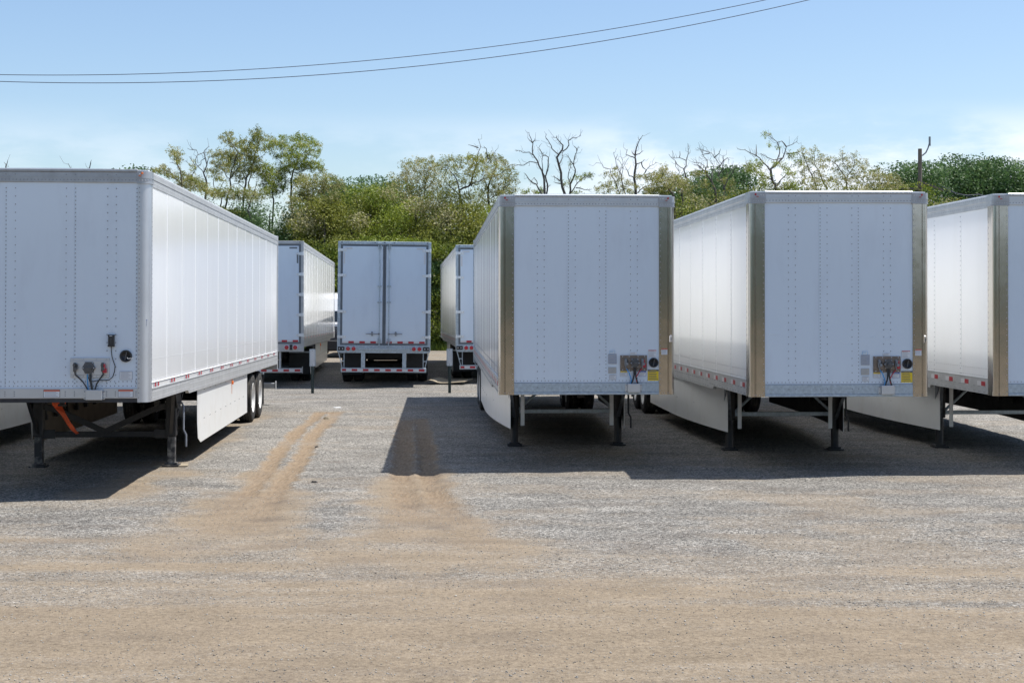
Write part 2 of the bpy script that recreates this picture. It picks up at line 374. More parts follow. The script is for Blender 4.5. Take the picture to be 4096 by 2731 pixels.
def axis_lines(lo, hi, step, far, g=1.18):
    a = list(np.arange(lo, hi, step)); s = step; v = a[-1]
    while v < far: s *= g; v += s; a.append(v)
    s = step; v = a[0]; pre = []
    while v > -far: s *= g; v -= s; pre.append(v)
    return np.array(pre[::-1]+a)
xs = axis_lines(-13, 13, .09, 1500); ys = axis_lines(8.5, 46, .09, 1500)
xs = np.sort(np.concatenate([xs, (xs[:-1]+xs[1:])[(xs[:-1] > -6) & (xs[1:] < 1)]/2]))
GX, GY = np.meshgrid(xs, ys); dirt, dark, hh, rutf = ground_fields(GX, GY)
V = np.stack([GX, GY, hh], -1).reshape(-1, 3); nx, ny = len(xs), len(ys)
ii = (np.arange(ny-1)[:, None]*nx+np.arange(nx-1)[None, :]).ravel()
FQ = np.stack([ii, ii+1, ii+nx+1, ii+nx], -1)

gm = bpy.data.materials.new('gravel_and_dirt'); gm.use_nodes = True; g_, gl = gm.node_tree.nodes, gm.node_tree.links
gb = g_['Principled BSDF']; gb.inputs['Roughness'].default_value = .9; gb.inputs['Specular IOR Level'].default_value = .2
gtc = N(g_, 'ShaderNodeTexCoord')
vo = N(g_, 'ShaderNodeTexVoronoi'); vo.inputs['Scale'].default_value = 48; gl.new(gtc.outputs['Object'], vo.inputs['Vector'])
vr = N(g_, 'ShaderNodeValToRGB'); e = vr.color_ramp.elements
e[0].position = 0; e[0].color = (.07, .067, .062, 1); e[1].position = 1; e[1].color = (.47, .445, .40, 1)
for p, c in ((.25, (.155, .145, .128, 1)), (.55, (.232, .218, .195, 1)), (.8, (.31, .29, .258, 1))):
    k = e.new(p); k.color = c
sp = N(g_, 'ShaderNodeSeparateColor'); gl.new(vo.outputs['Color'], sp.inputs[0]); gl.new(sp.outputs[0], vr.inputs[0])
nl = N(g_, 'ShaderNodeTexNoise'); nl.inputs['Scale'].default_value = 1.1; nl.inputs['Detail'].default_value = 8; nl.inputs['Roughness'].default_value = .65
mpg = N(g_, 'ShaderNodeMapping'); mpg.inputs['Scale'].default_value = (.6, 1.3, 1); gl.new(gtc.outputs['Object'], mpg.inputs[0]); gl.new(mpg.outputs[0], nl.inputs['Vector'])
lr = N(g_, 'ShaderNodeMapRange'); lr.inputs[1].default_value = .3; lr.inputs[2].default_value = .72; lr.inputs[3].default_value = .72; lr.inputs[4].default_value = 1.22
gl.new(nl.outputs[0], lr.inputs[0])
gmul = N(g_, 'ShaderNodeVectorMath', operation='SCALE'); gl.new(vr.outputs[0], gmul.inputs[0]); gl.new(lr.outputs[0], gmul.inputs['Scale'])
# dirt colour
nd = N(g_, 'ShaderNodeTexNoise'); nd.inputs['Scale'].default_value = 20; nd.inputs['Detail'].default_value = 9; nd.inputs['Roughness'].default_value = .7
gl.new(gtc.outputs['Object'], nd.inputs['Vector'])
dr = N(g_, 'ShaderNodeValToRGB'); e = dr.color_ramp.elements
e[0].position = .3; e[0].color = (.14, .107, .075, 1); e[1].position = .68; e[1].color = (.295, .236, .166, 1)
k = e.new(.48); k.color = (.23, .182, .127, 1)
gl.new(nd.outputs[0], dr.inputs[0])
vb = N(g_, 'ShaderNodeTexVoronoi'); vb.inputs['Scale'].default_value = 14; gl.new(gtc.outputs['Object'], vb.inputs['Vector'])
# mix factor
at_d = N(g_, 'ShaderNodeAttribute', attribute_name='dirt'); at_k = N(g_, 'ShaderNodeAttribute', attribute_name='dark')
nf = N(g_, 'ShaderNodeTexNoise'); nf.inputs['Scale'].default_value = 24; nf.inputs['Detail'].default_value = 6; nf.inputs['Roughness'].default_value = .75
gl.new(gtc.outputs['Object'], nf.inputs['Vector'])
fa = N(g_, 'ShaderNodeMath', operation='MULTIPLY_ADD'); fa.inputs[1].default_value = 1.6; fa.inputs[2].default_value = -.8; gl.new(nf.outputs[0], fa.inputs[0])
fb = N(g_, 'ShaderNodeMath', operation='ADD'); gl.new(at_d.outputs['Fac'], fb.inputs[0]); gl.new(fa.outputs[0], fb.inputs[1])
fc = N(g_, 'ShaderNodeMapRange'); fc.inputs[1].default_value = .12; fc.inputs[2].default_value = .88; gl.new(fb.outputs[0], fc.inputs[0])
gx = N(g_, 'ShaderNodeMix', data_type='RGBA'); gl.new(fc.outputs[0], gx.inputs[0]); gl.new(gmul.outputs[0], gx.inputs[6]); gl.new(dr.outputs[0], gx.inputs[7])
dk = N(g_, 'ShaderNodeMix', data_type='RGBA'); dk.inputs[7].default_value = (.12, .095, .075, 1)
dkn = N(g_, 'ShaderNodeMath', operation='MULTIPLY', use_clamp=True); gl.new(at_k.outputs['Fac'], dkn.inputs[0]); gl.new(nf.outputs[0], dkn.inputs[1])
at_r = N(g_, 'ShaderNodeAttribute', attribute_name='rut'); rx = N(g_, 'ShaderNodeMix', data_type='RGBA'); rx.inputs[7].default_value = (.205, .142, .086, 1)
rxm = N(g_, 'ShaderNodeMath', operation='MULTIPLY', use_clamp=True); rxf = N(g_, 'ShaderNodeMapRange'); rxf.inputs[1].default_value = .3; rxf.inputs[2].default_value = .55; rxf.inputs[3].default_value = .45; gl.new(nd.outputs[0], rxf.inputs[0]); rxf.inputs[3].default_value = .1
gl.new(at_r.outputs['Fac'], rxm.inputs[0]); gl.new(rxf.outputs[0], rxm.inputs[1]); gl.new(rxm.outputs[0], rx.inputs[0]); stp = N(g_, 'ShaderNodeMapping'); stp.inputs['Scale'].default_value = (.6, 1.5, 1); gl.new(gtc.outputs['Object'], stp.inputs[0])
stn = N(g_, 'ShaderNodeTexNoise'); stn.inputs['Scale'].default_value = 2.2; stn.inputs['Detail'].default_value = 8; stn.inputs['Roughness'].default_value = .6; gl.new(stp.outputs[0], stn.inputs['Vector'])
stm = N(g_, 'ShaderNodeMapRange'); stm.inputs[1].default_value = .3; stm.inputs[2].default_value = .7; stm.inputs[3].default_value = .86; stm.inputs[4].default_value = 1.14; gl.new(stn.outputs[0], stm.inputs[0])
stv = N(g_, 'ShaderNodeVectorMath', operation='SCALE'); gl.new(gx.outputs[2], stv.inputs[0]); gl.new(stm.outputs[0], stv.inputs['Scale'])
gl.new(stv.outputs[0], rx.inputs[6])
# ribbed tread left along the wheel tracks
trp = N(g_, 'ShaderNodeMapping'); trp.inputs['Scale'].default_value = (26, 3.5, 1); trp.inputs['Rotation'].default_value = (0, 0, .06); gl.new(gtc.outputs['Object'], trp.inputs[0])
trn = N(g_, 'ShaderNodeTexNoise'); trn.inputs['Scale'].default_value = 1.0; trn.inputs['Detail'].default_value = 5; gl.new(trp.outputs[0], trn.inputs['Vector'])
trr = N(g_, 'ShaderNodeMix', data_type='RGBA'); trr.inputs[6].default_value = (.165, .118, .075, 1); trr.inputs[7].default_value = (.245, .182, .120, 1)
trm = N(g_, 'ShaderNodeMapRange'); trm.inputs[1].default_value = .36; trm.inputs[2].default_value = .6; gl.new(trn.outputs[0], trm.inputs[0]); gl.new(trm.outputs[0], trr.inputs[0]); gl.new(trr.outputs[2], rx.inputs[7])
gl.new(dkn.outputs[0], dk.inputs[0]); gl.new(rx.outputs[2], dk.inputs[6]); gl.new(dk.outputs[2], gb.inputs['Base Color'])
# bump
bh = N(g_, 'ShaderNodeMath', operation='SUBTRACT'); bh.inputs[0].default_value = 1; gl.new(vo.outputs['Distance'], bh.inputs[1])
ng = N(g_, 'ShaderNodeMath', operation='MULTIPLY_ADD'); ng.inputs[1].default_value = -.75; ng.inputs[2].default_value = 1; gl.new(fc.outputs[0], ng.inputs[0])
bb = N(g_, 'ShaderNodeMath', operation='MULTIPLY'); gl.new(bh.outputs[0], bb.inputs[0]); gl.new(ng.outputs[0], bb.inputs[1])
b2 = N(g_, 'ShaderNodeMath', operation='MULTIPLY_ADD'); b2.inputs[1].default_value = .9; gl.new(nf.outputs[0], b2.inputs[0]); gl.new(bb.outputs[0], b2.inputs[2])
bp = N(g_, 'ShaderNodeBump'); bp.inputs['Strength'].default_value = .9; bp.inputs['Distance'].default_value = .02
gl.new(b2.outputs[0], bp.inputs['Height']); gl.new(bp.outputs[0], gb.inputs['Normal'])

ground = np_mesh('ground', V, 4, gm, faces=FQ, smooth=True); tag(ground, kind='structure')
for nm, arr in (('dirt', dirt), ('dark', dark), ('rut', rutf)):
    a = ground.data.attributes.new(nm, 'FLOAT', 'POINT'); a.data.foreach_set('value', arr.astype(np.float32).ravel())
def gz(x, y): return float(ground_fields(np.array([float(x)]), np.array([float(y)]))[2][0])

# loose stones
def stones(n, y0, y1, xr, s0, s1, name, seed, label):
    r = np.random.RandomState(seed)
    u = r.rand(n); y = y0*(y1/y0)**u; x = (r.rand(n)*2-1)*xr*y
    d, k, h, _ = ground_fields(x, y); keep = r.rand(n) > d*.82
    x, y, h = x[keep], y[keep], h[keep]; n = len(x)
    s = s0+(s1-s0)*r.rand(n)**3
    base = np.array([(1,0,0),(0,1,0),(-1,0,0),(0,-1,0),(0,0,1),(0,0,-1)], float)
    v = base[None]*(.6+.8*r.rand(n, 6, 1))+r.randn(n, 6, 3)*.2
    v *= s[:, None, None]; v[:, :, 2] *= .7
    a = r.rand(n)*2*PI; c, si = np.cos(a)[:, None], np.sin(a)[:, None]
    vx = v[:, :, 0]*c-v[:, :, 1]*si; vy = v[:, :, 0]*si+v[:, :, 1]*c
    v = np.stack([vx+x[:, None], vy+y[:, None], v[:, :, 2]+(h+s*.25)[:, None]], -1).reshape(-1, 3)
    tri = np.array([(0,1,4),(1,2,4),(2,3,4),(3,0,4),(1,0,5),(2,1,5),(3,2,5),(0,3,5)])
    f = (tri[None]+(np.arange(n)*6)[:, None, None]).reshape(-1, 3)
    o = np_mesh(name, v, 3, M['stone'], faces=f); tag(o, label, 'gravel', kind='stuff'); return o
M['stone'] = foliage('gravel_stone', (.13, .12, .105), (.40, .38, .345), 0.0)
M['stone'].node_tree.nodes['Noise Texture'].inputs['Scale'].default_value = 3
stones(130000, 9.3, 34, .37, .0025, .0095, 'gravel', 3, 'loose grey gravel stones lying over the yard')

# ------------------------------------------------------------------ text
def text_mb(mb, s, h, place):
    cu = bpy.data.curves.new('t', 'FONT'); cu.body = s; cu.size = h*1.4; cu.align_x = 'CENTER'; cu.align_y = 'CENTER'; cu.resolution_u = 2
    o = bpy.data.objects.new('t', cu); col.objects.link(o)
    dg = bpy.context.evaluated_depsgraph_get(); me = bpy.data.meshes.new_from_object(o.evaluated_get(dg))
    vv = [place(v.co.x, v.co.y) for v in me.vertices]; mb._add(vv, [tuple(p.vertices) for p in me.polygons])
    bpy.data.objects.remove(o); bpy.data.meshes.remove(me); bpy.data.curves.remove(cu)

# ------------------------------------------------------------------ wheels
def wheel(parent, x, y, side, rad=.495, name='wheel'):
    """side: +1 outer face towards +x"""
    w = empty(name, (x, y, rad)); w.parent = parent
    hw = .135
    pr = [(.285, -hw*.9), (.33, -hw), (.42, -hw*1.02), (rad-.035, -hw*.93), (rad-.006, -hw*.78)]
    for k in range(4):
        a = -hw*.62+k*hw*.41
        pr += [(rad, a-.016), (rad, a+.012), (rad-.012, a+.018), (rad-.012, a+.026)]
    pr += [(rad-.006, hw*.78), (rad-.035, hw*.93), (.42, hw*1.02), (.33, hw), (.285, hw*.9)]
    MB().lathe(pr, (0, 0, 0), 'x', 40).build('tyre', M['rubber'], w)
    s = side
    m = MB().lathe([(.290, -hw*.8*s), (.292, hw*.86*s), (.300, hw*.97*s), (.288, hw*.98*s), (.272, hw*.8*s), (.262, hw*.2*s), (.235, -.02*s), (.20, -.028*s), (.12, -.022*s), (.118, .05*s), (.075, .06*s), (.0, .06*s)], (0, 0, 0), 'x', 40)
    for k in range(10):
        t = 2*PI*k/10; m.cyl((-.025*s, math.cos(t)*.16, math.sin(t)*.16), (.012*s, math.cos(t)*.16, math.sin(t)*.16), .014, n=6)
    m.build('rim', M['rim'], w)
    return w

# ------------------------------------------------------------------ semi trailer
L = 16.0; HW = 1.295; ZB, ZT = 1.10, 4.03
def sticker(parent, x0, x1, z0, z1, base, header=None, hh=.2, lines=3, ink='inkgrey', y=.0, frame=None, text=None, tcol='ink', nm='sticker', off=.004):
    m = MB(); mats = [M[base], M[ink]]
    m.box(x0, x1, y-off, y, z0, z1)
    H = z1-z0; zt = z1
    if frame:
        mats.append(M[frame]); m.mat(2); t = .004
        for b in ((x0-t, x1+t, z1, z1+t), (x0-t, x1+t, z0-t, z0), (x0-t, x0, z0, z1), (x1, x1+t, z0, z1)): m.box(b[0], b[1], y-off-.001, y, b[2], b[3])
    if header:
        mats.append(M[header]); m.mat(len(mats)-1); m.box(x0, x1, y-off-.001, y-off+.0005, z1-hh*H, z1); zt = z1-hh*H
        if text:
            mats.append(M[tcol]); m.mat(len(mats)-1)
            cx, cz = (x0+x1)/2, z1-hh*H/2
            text_mb(m, text, hh*H*.62, lambda a, b: (cx+a, y-off-.002, cz+b))
    m.mat(1); r = random.Random(int(x0*1000)+int(z0*977))
    for k in range(lines):
        za = zt-(k+.75)/(lines+.5)*(zt-z0)
        m.box(x0+.07*(x1-x0), x1-(.08+.25*r.random())*(x1-x0), y-off-.0012, y-off+.0005, za, za+(zt-z0)/(lines+.5)*.38)
    return m.build(nm, mats, parent)

def make_trailer(style, label, cat, loc, yaw, zt_f, zt_r, group, leg_half=.885, front_detail=True, rear_detail=True, roll=0., rear_style='B', flip=False):
    root = empty('semi_trailer', loc, (PI if flip else 0)-yaw)
    tag(root, label, cat, group)
    tilt = (zt_f-zt_r)/L; dz = zt_f-ZT
    body_objs = []
    def B(m, name, mats, parent=None):
        o = m.build(name, mats, parent if parent is not None else root)
        if parent is None:
            o.rotation_euler = (-tilt, roll, 0); o.location = (0, 0, dz); body_objs.append(o)
        return o
    zr = lambda y: dz-tilt*y            # vertical offset of the body at station y
    A = style == 'A'
    fw = 1.150 if A else 1.068           # half width of front sheet
    R = random.Random(hash(label) % 1000 if False else 5)
    # ---- front wall
    seams = [-.47, .357] if A else [-.275, .29]
    cuts = [-fw]+seams+[fw]
    m = MB()
    for i in range(3): m.box(cuts[i]-(.012 if i else 0), cuts[i+1], .010 if i % 2 else .014, .045, ZB+.18, ZT-.17)
    m.mat(1)
    if A: sparse = [-.37, .258, .77, .878, -.90, -.79]; dense = [-.485, .372, 1.134, -1.134]
    else: sparse = [-.725, -.625, -.168, .19, .647, .748]; dense = [-.268, .283]
    z0, z1 = ZB+.24, ZT-.20
    for x in sparse:
        z = z0
        while z < z1: m.rivet((x, .010, z), (0, -1, 0), .008); z += .102
    for x in dense:
        z = z0
        while z < z1: m.rivet((x, .010, z), (0, -1, 0), .008); z += .051
    x = -fw+.04
    while x < fw:
        m.rivet((x, .010, ZB+.205), (0, -1, 0), .007)
        if A: m.rivet((x, .010, ZB+.262), (0, -1, 0), .007)
        x += .052
    front = B(m, 'front_wall', [M['white_shade_tint'], M['rivet']])
    # ---- front rails
    m = MB()
    if A:
        m.bbox(-fw, fw, -.002, .05, ZB+.05, ZB+.18).mat(2).box(-fw, fw, .012, .05, ZB, ZB+.05).mat(1)
        for x in sparse+dense:
            for q in (.085, .11, .135): m.rivet((x, -.002, ZB+q), (0, -1, 0), .008)
    else:
        m.bbox(-fw, fw, -.002, .05, ZB+.035, ZB+.175).bbox(-fw, fw, -.012, .05, ZB, ZB+.035).mat(1)
        for x in sparse+dense: m.rivet((x, -.002, ZB+.11), (0, -1, 0), .009)
    B(m, 'bottom_rail', [M['satin'] if A else M['galv'], M['rivet'], M['under']])
    m = MB().bbox(-fw, fw, -.004, .05, ZT-.17, ZT-.035).box(-fw, fw, -.008, .05, ZT-.105, ZT-.098).bbox(-fw, fw, -.014, .05, ZT-.035, ZT).mat(1)
    x = -fw+.03
    while x < fw: m.rivet((x, -.004, ZT-.135), (0, -1, 0), .008); x += .045
    for x in sparse+dense: m.rivet((x, -.004, ZT-.07), (0, -1, 0), .008)
    B(m, 'top_rail', [M['alu'] if A else M['satin'], M['rivet']])
    # ---- corner posts and caps
    for sd_ in (-1, 1):
        rad = .125 if A else .055
        prof = [(HW, .20), (HW, rad)]
        for k in range(1, 9):
            t = PI/2*k/8; prof.append((HW-rad+rad*math.cos(t), rad-rad*math.sin(t)))
        if not A:      # pressed flute down the post
            prof += [(1.215, 0), (1.208, .010), (1.200, .010), (1.193, 0)]
        prof += [(fw, 0)]
        inner = [(fw, .05), (HW-.05, .05), (HW-.05, .20)]
        poly = [(sd_*a, b) for a, b in prof+inner]
        m = MB(); n = len(poly)
        v = [(a, b, ZB) for a, b in poly]+[(a, b, ZT-.17) for a, b in poly]
        m._add(v, [(k, (k+1) % n, n+(k+1) % n, n+k) for k in range(1, 9)], True)
        m._add(v, [(k, (k+1) % n, n+(k+1) % n, n+k) for k in range(9, n)]+[(0, 1, n+1, n)])
        m._add(v[:n], [tuple(range(n))]); m._add(v[n:], [tuple(range(n))])
        m.mat(1); z = ZB+.06
        while z < ZT-.2: m.rivet((sd_*(fw+.018), 0, z), (0, -1, 0), .008); m.rivet((sd_*HW, .17, z), (sd_, 0, 0), .008); z += .06 if A else .082
        if not A:
            for q in (.04, .09, .17, .2): m.rivet((sd_*(1.09+q*.6), 0, ZB+.025), (0, -1, 0), .007)
        post = B(m, 'corner_post', [M['satin'] if A else M['steel'], M['rivet']])
        # cap
        e_ = .008
        capp = [(HW+e_, .22), (HW+e_, rad)]
        for k in range(1, 9):
            t = PI/2*k/8; capp.append((HW-rad+(rad+e_)*math.cos(t), rad-(rad+e_)*math.sin(t)))
        capp += [(fw-.015, -e_-.004), (fw-.015, .05), (HW-.06, .05), (HW-.06, .22)]
        poly = [(sd_*a, b) for a, b in capp]; m = MB().prism(poly, 'z', ZT-.175, ZT-.02)
        poly2 = [(sd_*(a+(.006 if a > fw else 0)), b-.006) for a, b in capp]
        m.prism(poly2, 'z', ZT-.115, ZT-.10); m.prism(poly2, 'z', ZT-.178, ZT-.168)
        m.mat(1)
        for k in range(5): m.rivet((sd_*(fw+.02+k*.035), -.012, ZT-.14), (0, -1, 0), .008)
        for k in range(2): m.rivet((sd_*(fw+.02+k*.035), -.012, ZT-.06), (0, -1, 0), .008)
        cap = B(m, 'corner_cap', [M['alu'], M['rivet_white']])
        if front_detail:
            B(MB().cyl((sd_*1.20, -.004, ZT-.05), (sd_*1.20, -.022, ZT-.05), .016, .012, 12).box(sd_*1.16, sd_*1.19, -.03, 0, ZT-.085, ZT-.077), 'marker_light', M['orange'] if A else M['redlamp'], cap)
    # ---- side walls
    npan = 13; pw = (L-.14)/npan
    for sd_ in (-1, 1):
        m = MB(); X = sd_*(HW-.014)
        zlo, zhi = ZB+.24, ZT-.19
        for k in range(npan):
            y0 = .14+k*pw; o_ = .0015*(k % 2)
            m.box(X-sd_*.04, X+sd_*o_, y0, y0+pw, zlo, zhi)
        for k in range(1, npan):
            y0 = .14+k*pw
            m.prism([(X, y0-.014), (X+sd_*.004, y0-.009), (X+sd_*.004, y0+.009), (X, y0+.014)], 'z', zlo, zhi)
        m.mat(1)
        near = front_detail or style == 'B'
        for k in range(1, npan):
            y0 = .14+k*pw; z = zlo+.03
            while z < zhi:
                m.rivet((X+sd_*.004, y0, z), (sd_, 0, 0), .007)
                if not A: m.rivet((X+sd_*.003, y0+.03, z), (sd_, 0, 0), .006)
                z += .075
        y = .2
        while y < L-.05:
            m.rivet((X+sd_*.002, y, zlo+.03), (sd_, 0, 0), .006)
            if front_detail: m.rivet((X+sd_*.002, y, zlo+(.30 if A else .14)), (sd_, 0, 0), .006)
            y += .095
        B(m, 'side_wall', [M['white'], M['rivet_white'] if A else M['rivet']])
        # bottom rail (shallow over the coupler, deeper behind it)
        xo = sd_*HW
        m = MB()
        if A:
            m.box(xo-sd_*.05, xo-sd_*.004, .20, L, ZB+.17, ZB+.24)
            m.mat(1).prism([(.20, ZB), (3.05, ZB), (3.15, ZB-.05), (L, ZB-.05), (L, ZB+.17), (.20, ZB+.17)], 'x', xo-sd_*.05, xo)
            m.box(xo, xo+sd_*.006, .20, L, ZB+.155, ZB+.168)
            m.mat(0).box(xo-sd_*.004, xo+sd_*.004, .20, L, ZB+.236, ZB+.242)
        else:
            m.mat(1).prism([(.20, ZB+.01), (2.75, ZB+.01), (2.82, ZB-.04), (L, ZB-.04), (L, ZB+.24), (.20, ZB+.24)], 'x', xo-sd_*.05, xo)
            m.box(xo, xo+sd_*.004, .20, L, ZB+.10, ZB+.104).box(xo, xo+sd_*.008, .20, L, ZB+.232, ZB+.242)
        m.mat(2); y = .3
        while y < L-.06:
            d_ = .05 if y > 3.2 else 0
            for q in ((0, .035) if A else (0, .035, .07)):
                m.rivet((xo, y+q, ZB+.115-d_*.6), (sd_, 0, 0), .007); m.rivet((xo, y+q, ZB+.04-d_*.9), (sd_, 0, 0), .007)
            y += .14 if A else .21
        rail = B(m, 'bottom_rail', [M['white'], M['alu_side'], M['rivet_white'] if A else M['rivet']])
        # reflective tape
        m = MB(); y = .30
        if A:
            for q in range(4): m.mat(q % 2).box(xo-sd_*.004, xo-sd_*.0015, q*.105, q*.105+.104, ZB+.178, ZB+.230)
        else: m.mat(0).box(xo, xo+sd_*.0025, 0, .165, ZB+.125, ZB+.19); m.mat(1).box(xo, xo+sd_*.0025, .166, .33, ZB+.125, ZB+.19)
        tp = B(m, 'reflective_tape', [M['tapegrey'], M['red']] if A else [M['red'], M['tapewhite']], rail)
        tp.location.y = y; y += pw if A else .70
        while y < L-.4:
            c = tp.copy(); col.objects.link(c); c.location.y = y; y += pw if A else .70
        # top rail
        m = MB().prism([(X-sd_*.05, ZT-.20), (xo-sd_*.006, ZT-.20), (xo-sd_*.006, ZT-.115), (xo, ZT-.105), (xo, ZT-.03), (xo-sd_*.03, ZT-.004), (X-sd_*.05, ZT-.004)], 'y', .22, L)
        m.mat(1); y = .27
        while y < L-.05: m.rivet((xo, y, ZT-.055), (sd_, 0, 0), .006); m.rivet((xo-sd_*.006, y, ZT-.155), (sd_, 0, 0), .006); y += .085
        B(m, 'top_rail', [M['alu_side'], M['rivet']])
    # ---- roof, floor
    B(MB().prism([(-HW+.03, ZT-.03), (-HW+.03, ZT-.002), (-.7, ZT+.012), (0, ZT+.016), (.7, ZT+.012), (HW-.03, ZT-.002), (HW-.03, ZT-.03)], 'y', .052, L-.06), 'roof', M['white'])
    m = MB().box(-HW+.06, HW-.06, .052, L-.05, ZB+.16, ZB+.20)
    y = .35
    while y < L-.2: m.box(-HW+.06, HW-.06, y, y+.05, ZB+.04, ZB+.16); y += .31
    B(m, 'floor', M['under'])
    B(MB().bbox(-.45, .45, .10, 1.9, ZB+.02, ZB+.045).cyl((0, .91, ZB+.03), (0, .91, ZB-.10), .036, n=16).cyl((0, .91, ZB-.075), (0, .91, ZB-.10), .055, n=16), 'kingpin_plate', M['under'])
    # ---- rear
    if rear_detail:
        y = L
        m = MB()
        fr = M['galv'] if rear_style == 'B' else M['alu_side']
        for s_ in (-1, 1): m.bbox(s_*(HW-.075), s_*(HW+.004), y-.08, y+.02, ZB-.16 if rear_style == 'B' else ZB-.18, ZT+.005)
        m.bbox(-HW+.07, HW-.07, y-.08, y+.018, ZT-.075, ZT+.01).bbox(-HW+.07, HW-.07, y-.10, y+.016, ZB-.18, ZB+.04)
        if rear_style == 'B': m.bbox(-.72, .72, y+.016, y+.05, ZB-.10, ZB-.03)
        m.mat(1)
        for x in (-1.19, -.27, 0, .27, 1.19): m.cyl((x, y+.016, ZT-.028), (x, y+.030, ZT-.028), .016, n=10)
        B(m, 'rear_frame', [fr, M['plastic']])
        for s_ in (-1, 1):
            m = MB().bbox(s_*.045, s_*(HW-.13), y-.04, y+.012, ZB+.09, ZT-.125, .012)
            m.mat(1).box(s_*.004, s_*(HW-.078), y-.05, y+.004, ZB+.045, ZT-.08)
            door = B(m, 'door', [M['white_shade_tint'], M['gasket']])
            hz = [ZT-.235, ZT-.94, ZT-1.95, ZT-2.66] if rear_style == 'B' else [ZT-.35, ZT-.93, ZT-1.5, ZT-2.07, ZT-2.64]
            for z in hz:
                m = MB()
                if rear_style == 'B': m.bbox(s_*(HW-.24), s_*(HW+.006), y+.018, y+.032, z-.038, z+.038, .004)
                else: m.prism([(s_*(HW-.10), z-.045), (s_*(HW+.006), z-.045), (s_*(HW+.006), z+.045), (s_*(HW-.10), z+.045), (s_*(HW-.21), z+.018), (s_*(HW-.21), z-.018)], 'y', y+.018, y+.032)
                m.cyl((s_*(HW-.02), y+.03, z-.05), (s_*(HW-.02), y+.03, z+.05), .014, n=8)
                m.mat(1)
                for q in ((-.16, .02), (-.16, -.02), (-.22 if rear_style == 'B' else -.19, 0)): m.rivet((s_*(HW+q[0]), y+.032, z+q[1]), (0, 1, 0), .008)
                B(m, 'hinge', [M['hinge'], M['rivet']], door)
            xr = s_*.13
            m = MB().cyl((xr, y+.045, ZB-.06), (xr, y+.045, ZT-.03), .014, n=10)
            for z in (ZT-1.24, ZT-1.69): m.bbox(xr-.058, xr+.058, y+.012, y+.066, z-.02, z+.02, .003)
            for z in (ZT-.15, ZB+.16): m.bbox(xr-.05, xr-.028, y+.012, y+.06, z-.06, z+.06, .003).bbox(xr+.028, xr+.05, y+.012, y+.06, z-.06, z+.06, .003)
            m.bbox(xr-.05, xr+.05, y+.012, y+.06, ZB+.01, ZB+.03, .003).bbox(xr-.05, xr+.05, y+.012, y+.06, ZT-.06, ZT-.04, .003)
            B(m, 'lock_rod', M['galv'], door)
            m = MB().bbox(xr+s_*.02, xr+s_*.38, y+.05, y+.064, ZB+.345, ZB+.365, .003).bbox(xr-s_*.02, xr+s_*.03, y+.03, y+.07, ZB+.33, ZB+.38, .004)
            m.bbox(xr+s_*.175, xr+s_*.225, y+.012, y+.075, ZB+.30, ZB+.42, .015)
            B(m, 'door_handle', M['greysteel'], door)
            m = MB(); x = .07; k = 0
            m.mat(0).box(s_*x, s_*(HW-.14), y+.012, y+.0145, ZB+.095, ZB+.15).mat(1)
            while x < HW-.16:
                if k % 2 == (1 if s_ > 0 else 0): m.box(s_*x, s_*min(x+.152, HW-.145), y+.012, y+.0165, ZB+.095, ZB+.15)
                x += .153; k += 1
            B(m, 'reflective_tape', [M['tapewhite'], M['red']], door)
            tm = M['tapewhite'] if rear_style == 'B' else M['gasket']
            B(MB().box(s_*(HW-.18), s_*(HW-.40), y+.012, y+.014, ZT-.21, ZT-.165), 'reflective_tape', tm, door)
            B(MB().box(s_*(HW-.15), s_*(HW-.195), y+.012, y+.014, ZT-.32, ZT-.62), 'reflective_tape', tm, door)
            # lamps
            zl = ZB-.06
            if rear_style == 'B':
                B(MB().bbox(s_*(HW-.015), s_*(HW-.20), y+.016, y+.03, zl-.055, zl+.055, .004).mat(1).cyl((s_*(HW-.06), y+.03, zl), (s_*(HW-.06), y+.036, zl), .016, n=10).cyl((s_*(HW-.15), y+.03, zl), (s_*(HW-.15), y+.036, zl), .016, n=10), 'light_bracket', [M['plastic'], M['tapewhite']])
                box_ = B(MB().bbox(s_*(HW-.21), s_*(HW-.54), y+.016, y+.034, zl-.08, zl+.07, .012), 'lamp_housing', M['galv']); lx = (HW-.30, HW-.455); ly = y+.034; lr_ = .058
            else:
                box_ = B(MB().bbox(s_*(HW-.14), s_*(HW-.56), y+.016, y+.03, zl-.065, zl+.075, .006).mat(1).bbox(s_*(HW-.31), s_*(HW-.39), y+.03, y+.036, zl-.07, zl+.08, .004), 'lamp_housing', [M['alu_side'], M['plastic']]); lx = (HW-.235, HW-.475); ly = y+.03; lr_ = .062
            for q in lx:
                B(MB().lathe([(lr_+.014, 0), (lr_+.012, .008), (lr_, .010)], (s_*q, ly, zl), 'y', 24).mat(1).lathe([(lr_, .010), (lr_*.8, .018), (lr_*.4, .022), (0.001, .023)], (s_*q, ly, zl), 'y', 24), 'tail_light', [M['tapewhite'] if rear_style == 'A' else M['galv'], M['redlamp']], box_)
        # underride guard
        zb_ = .42-dz+tilt*L if rear_style == 'B' else .40-dz+tilt*L
        half = 1.19 if rear_style == 'B' else 1.25
        m = MB().bbox(-half, half, y-.10, y+.02, zb_, zb_+.125, .008)
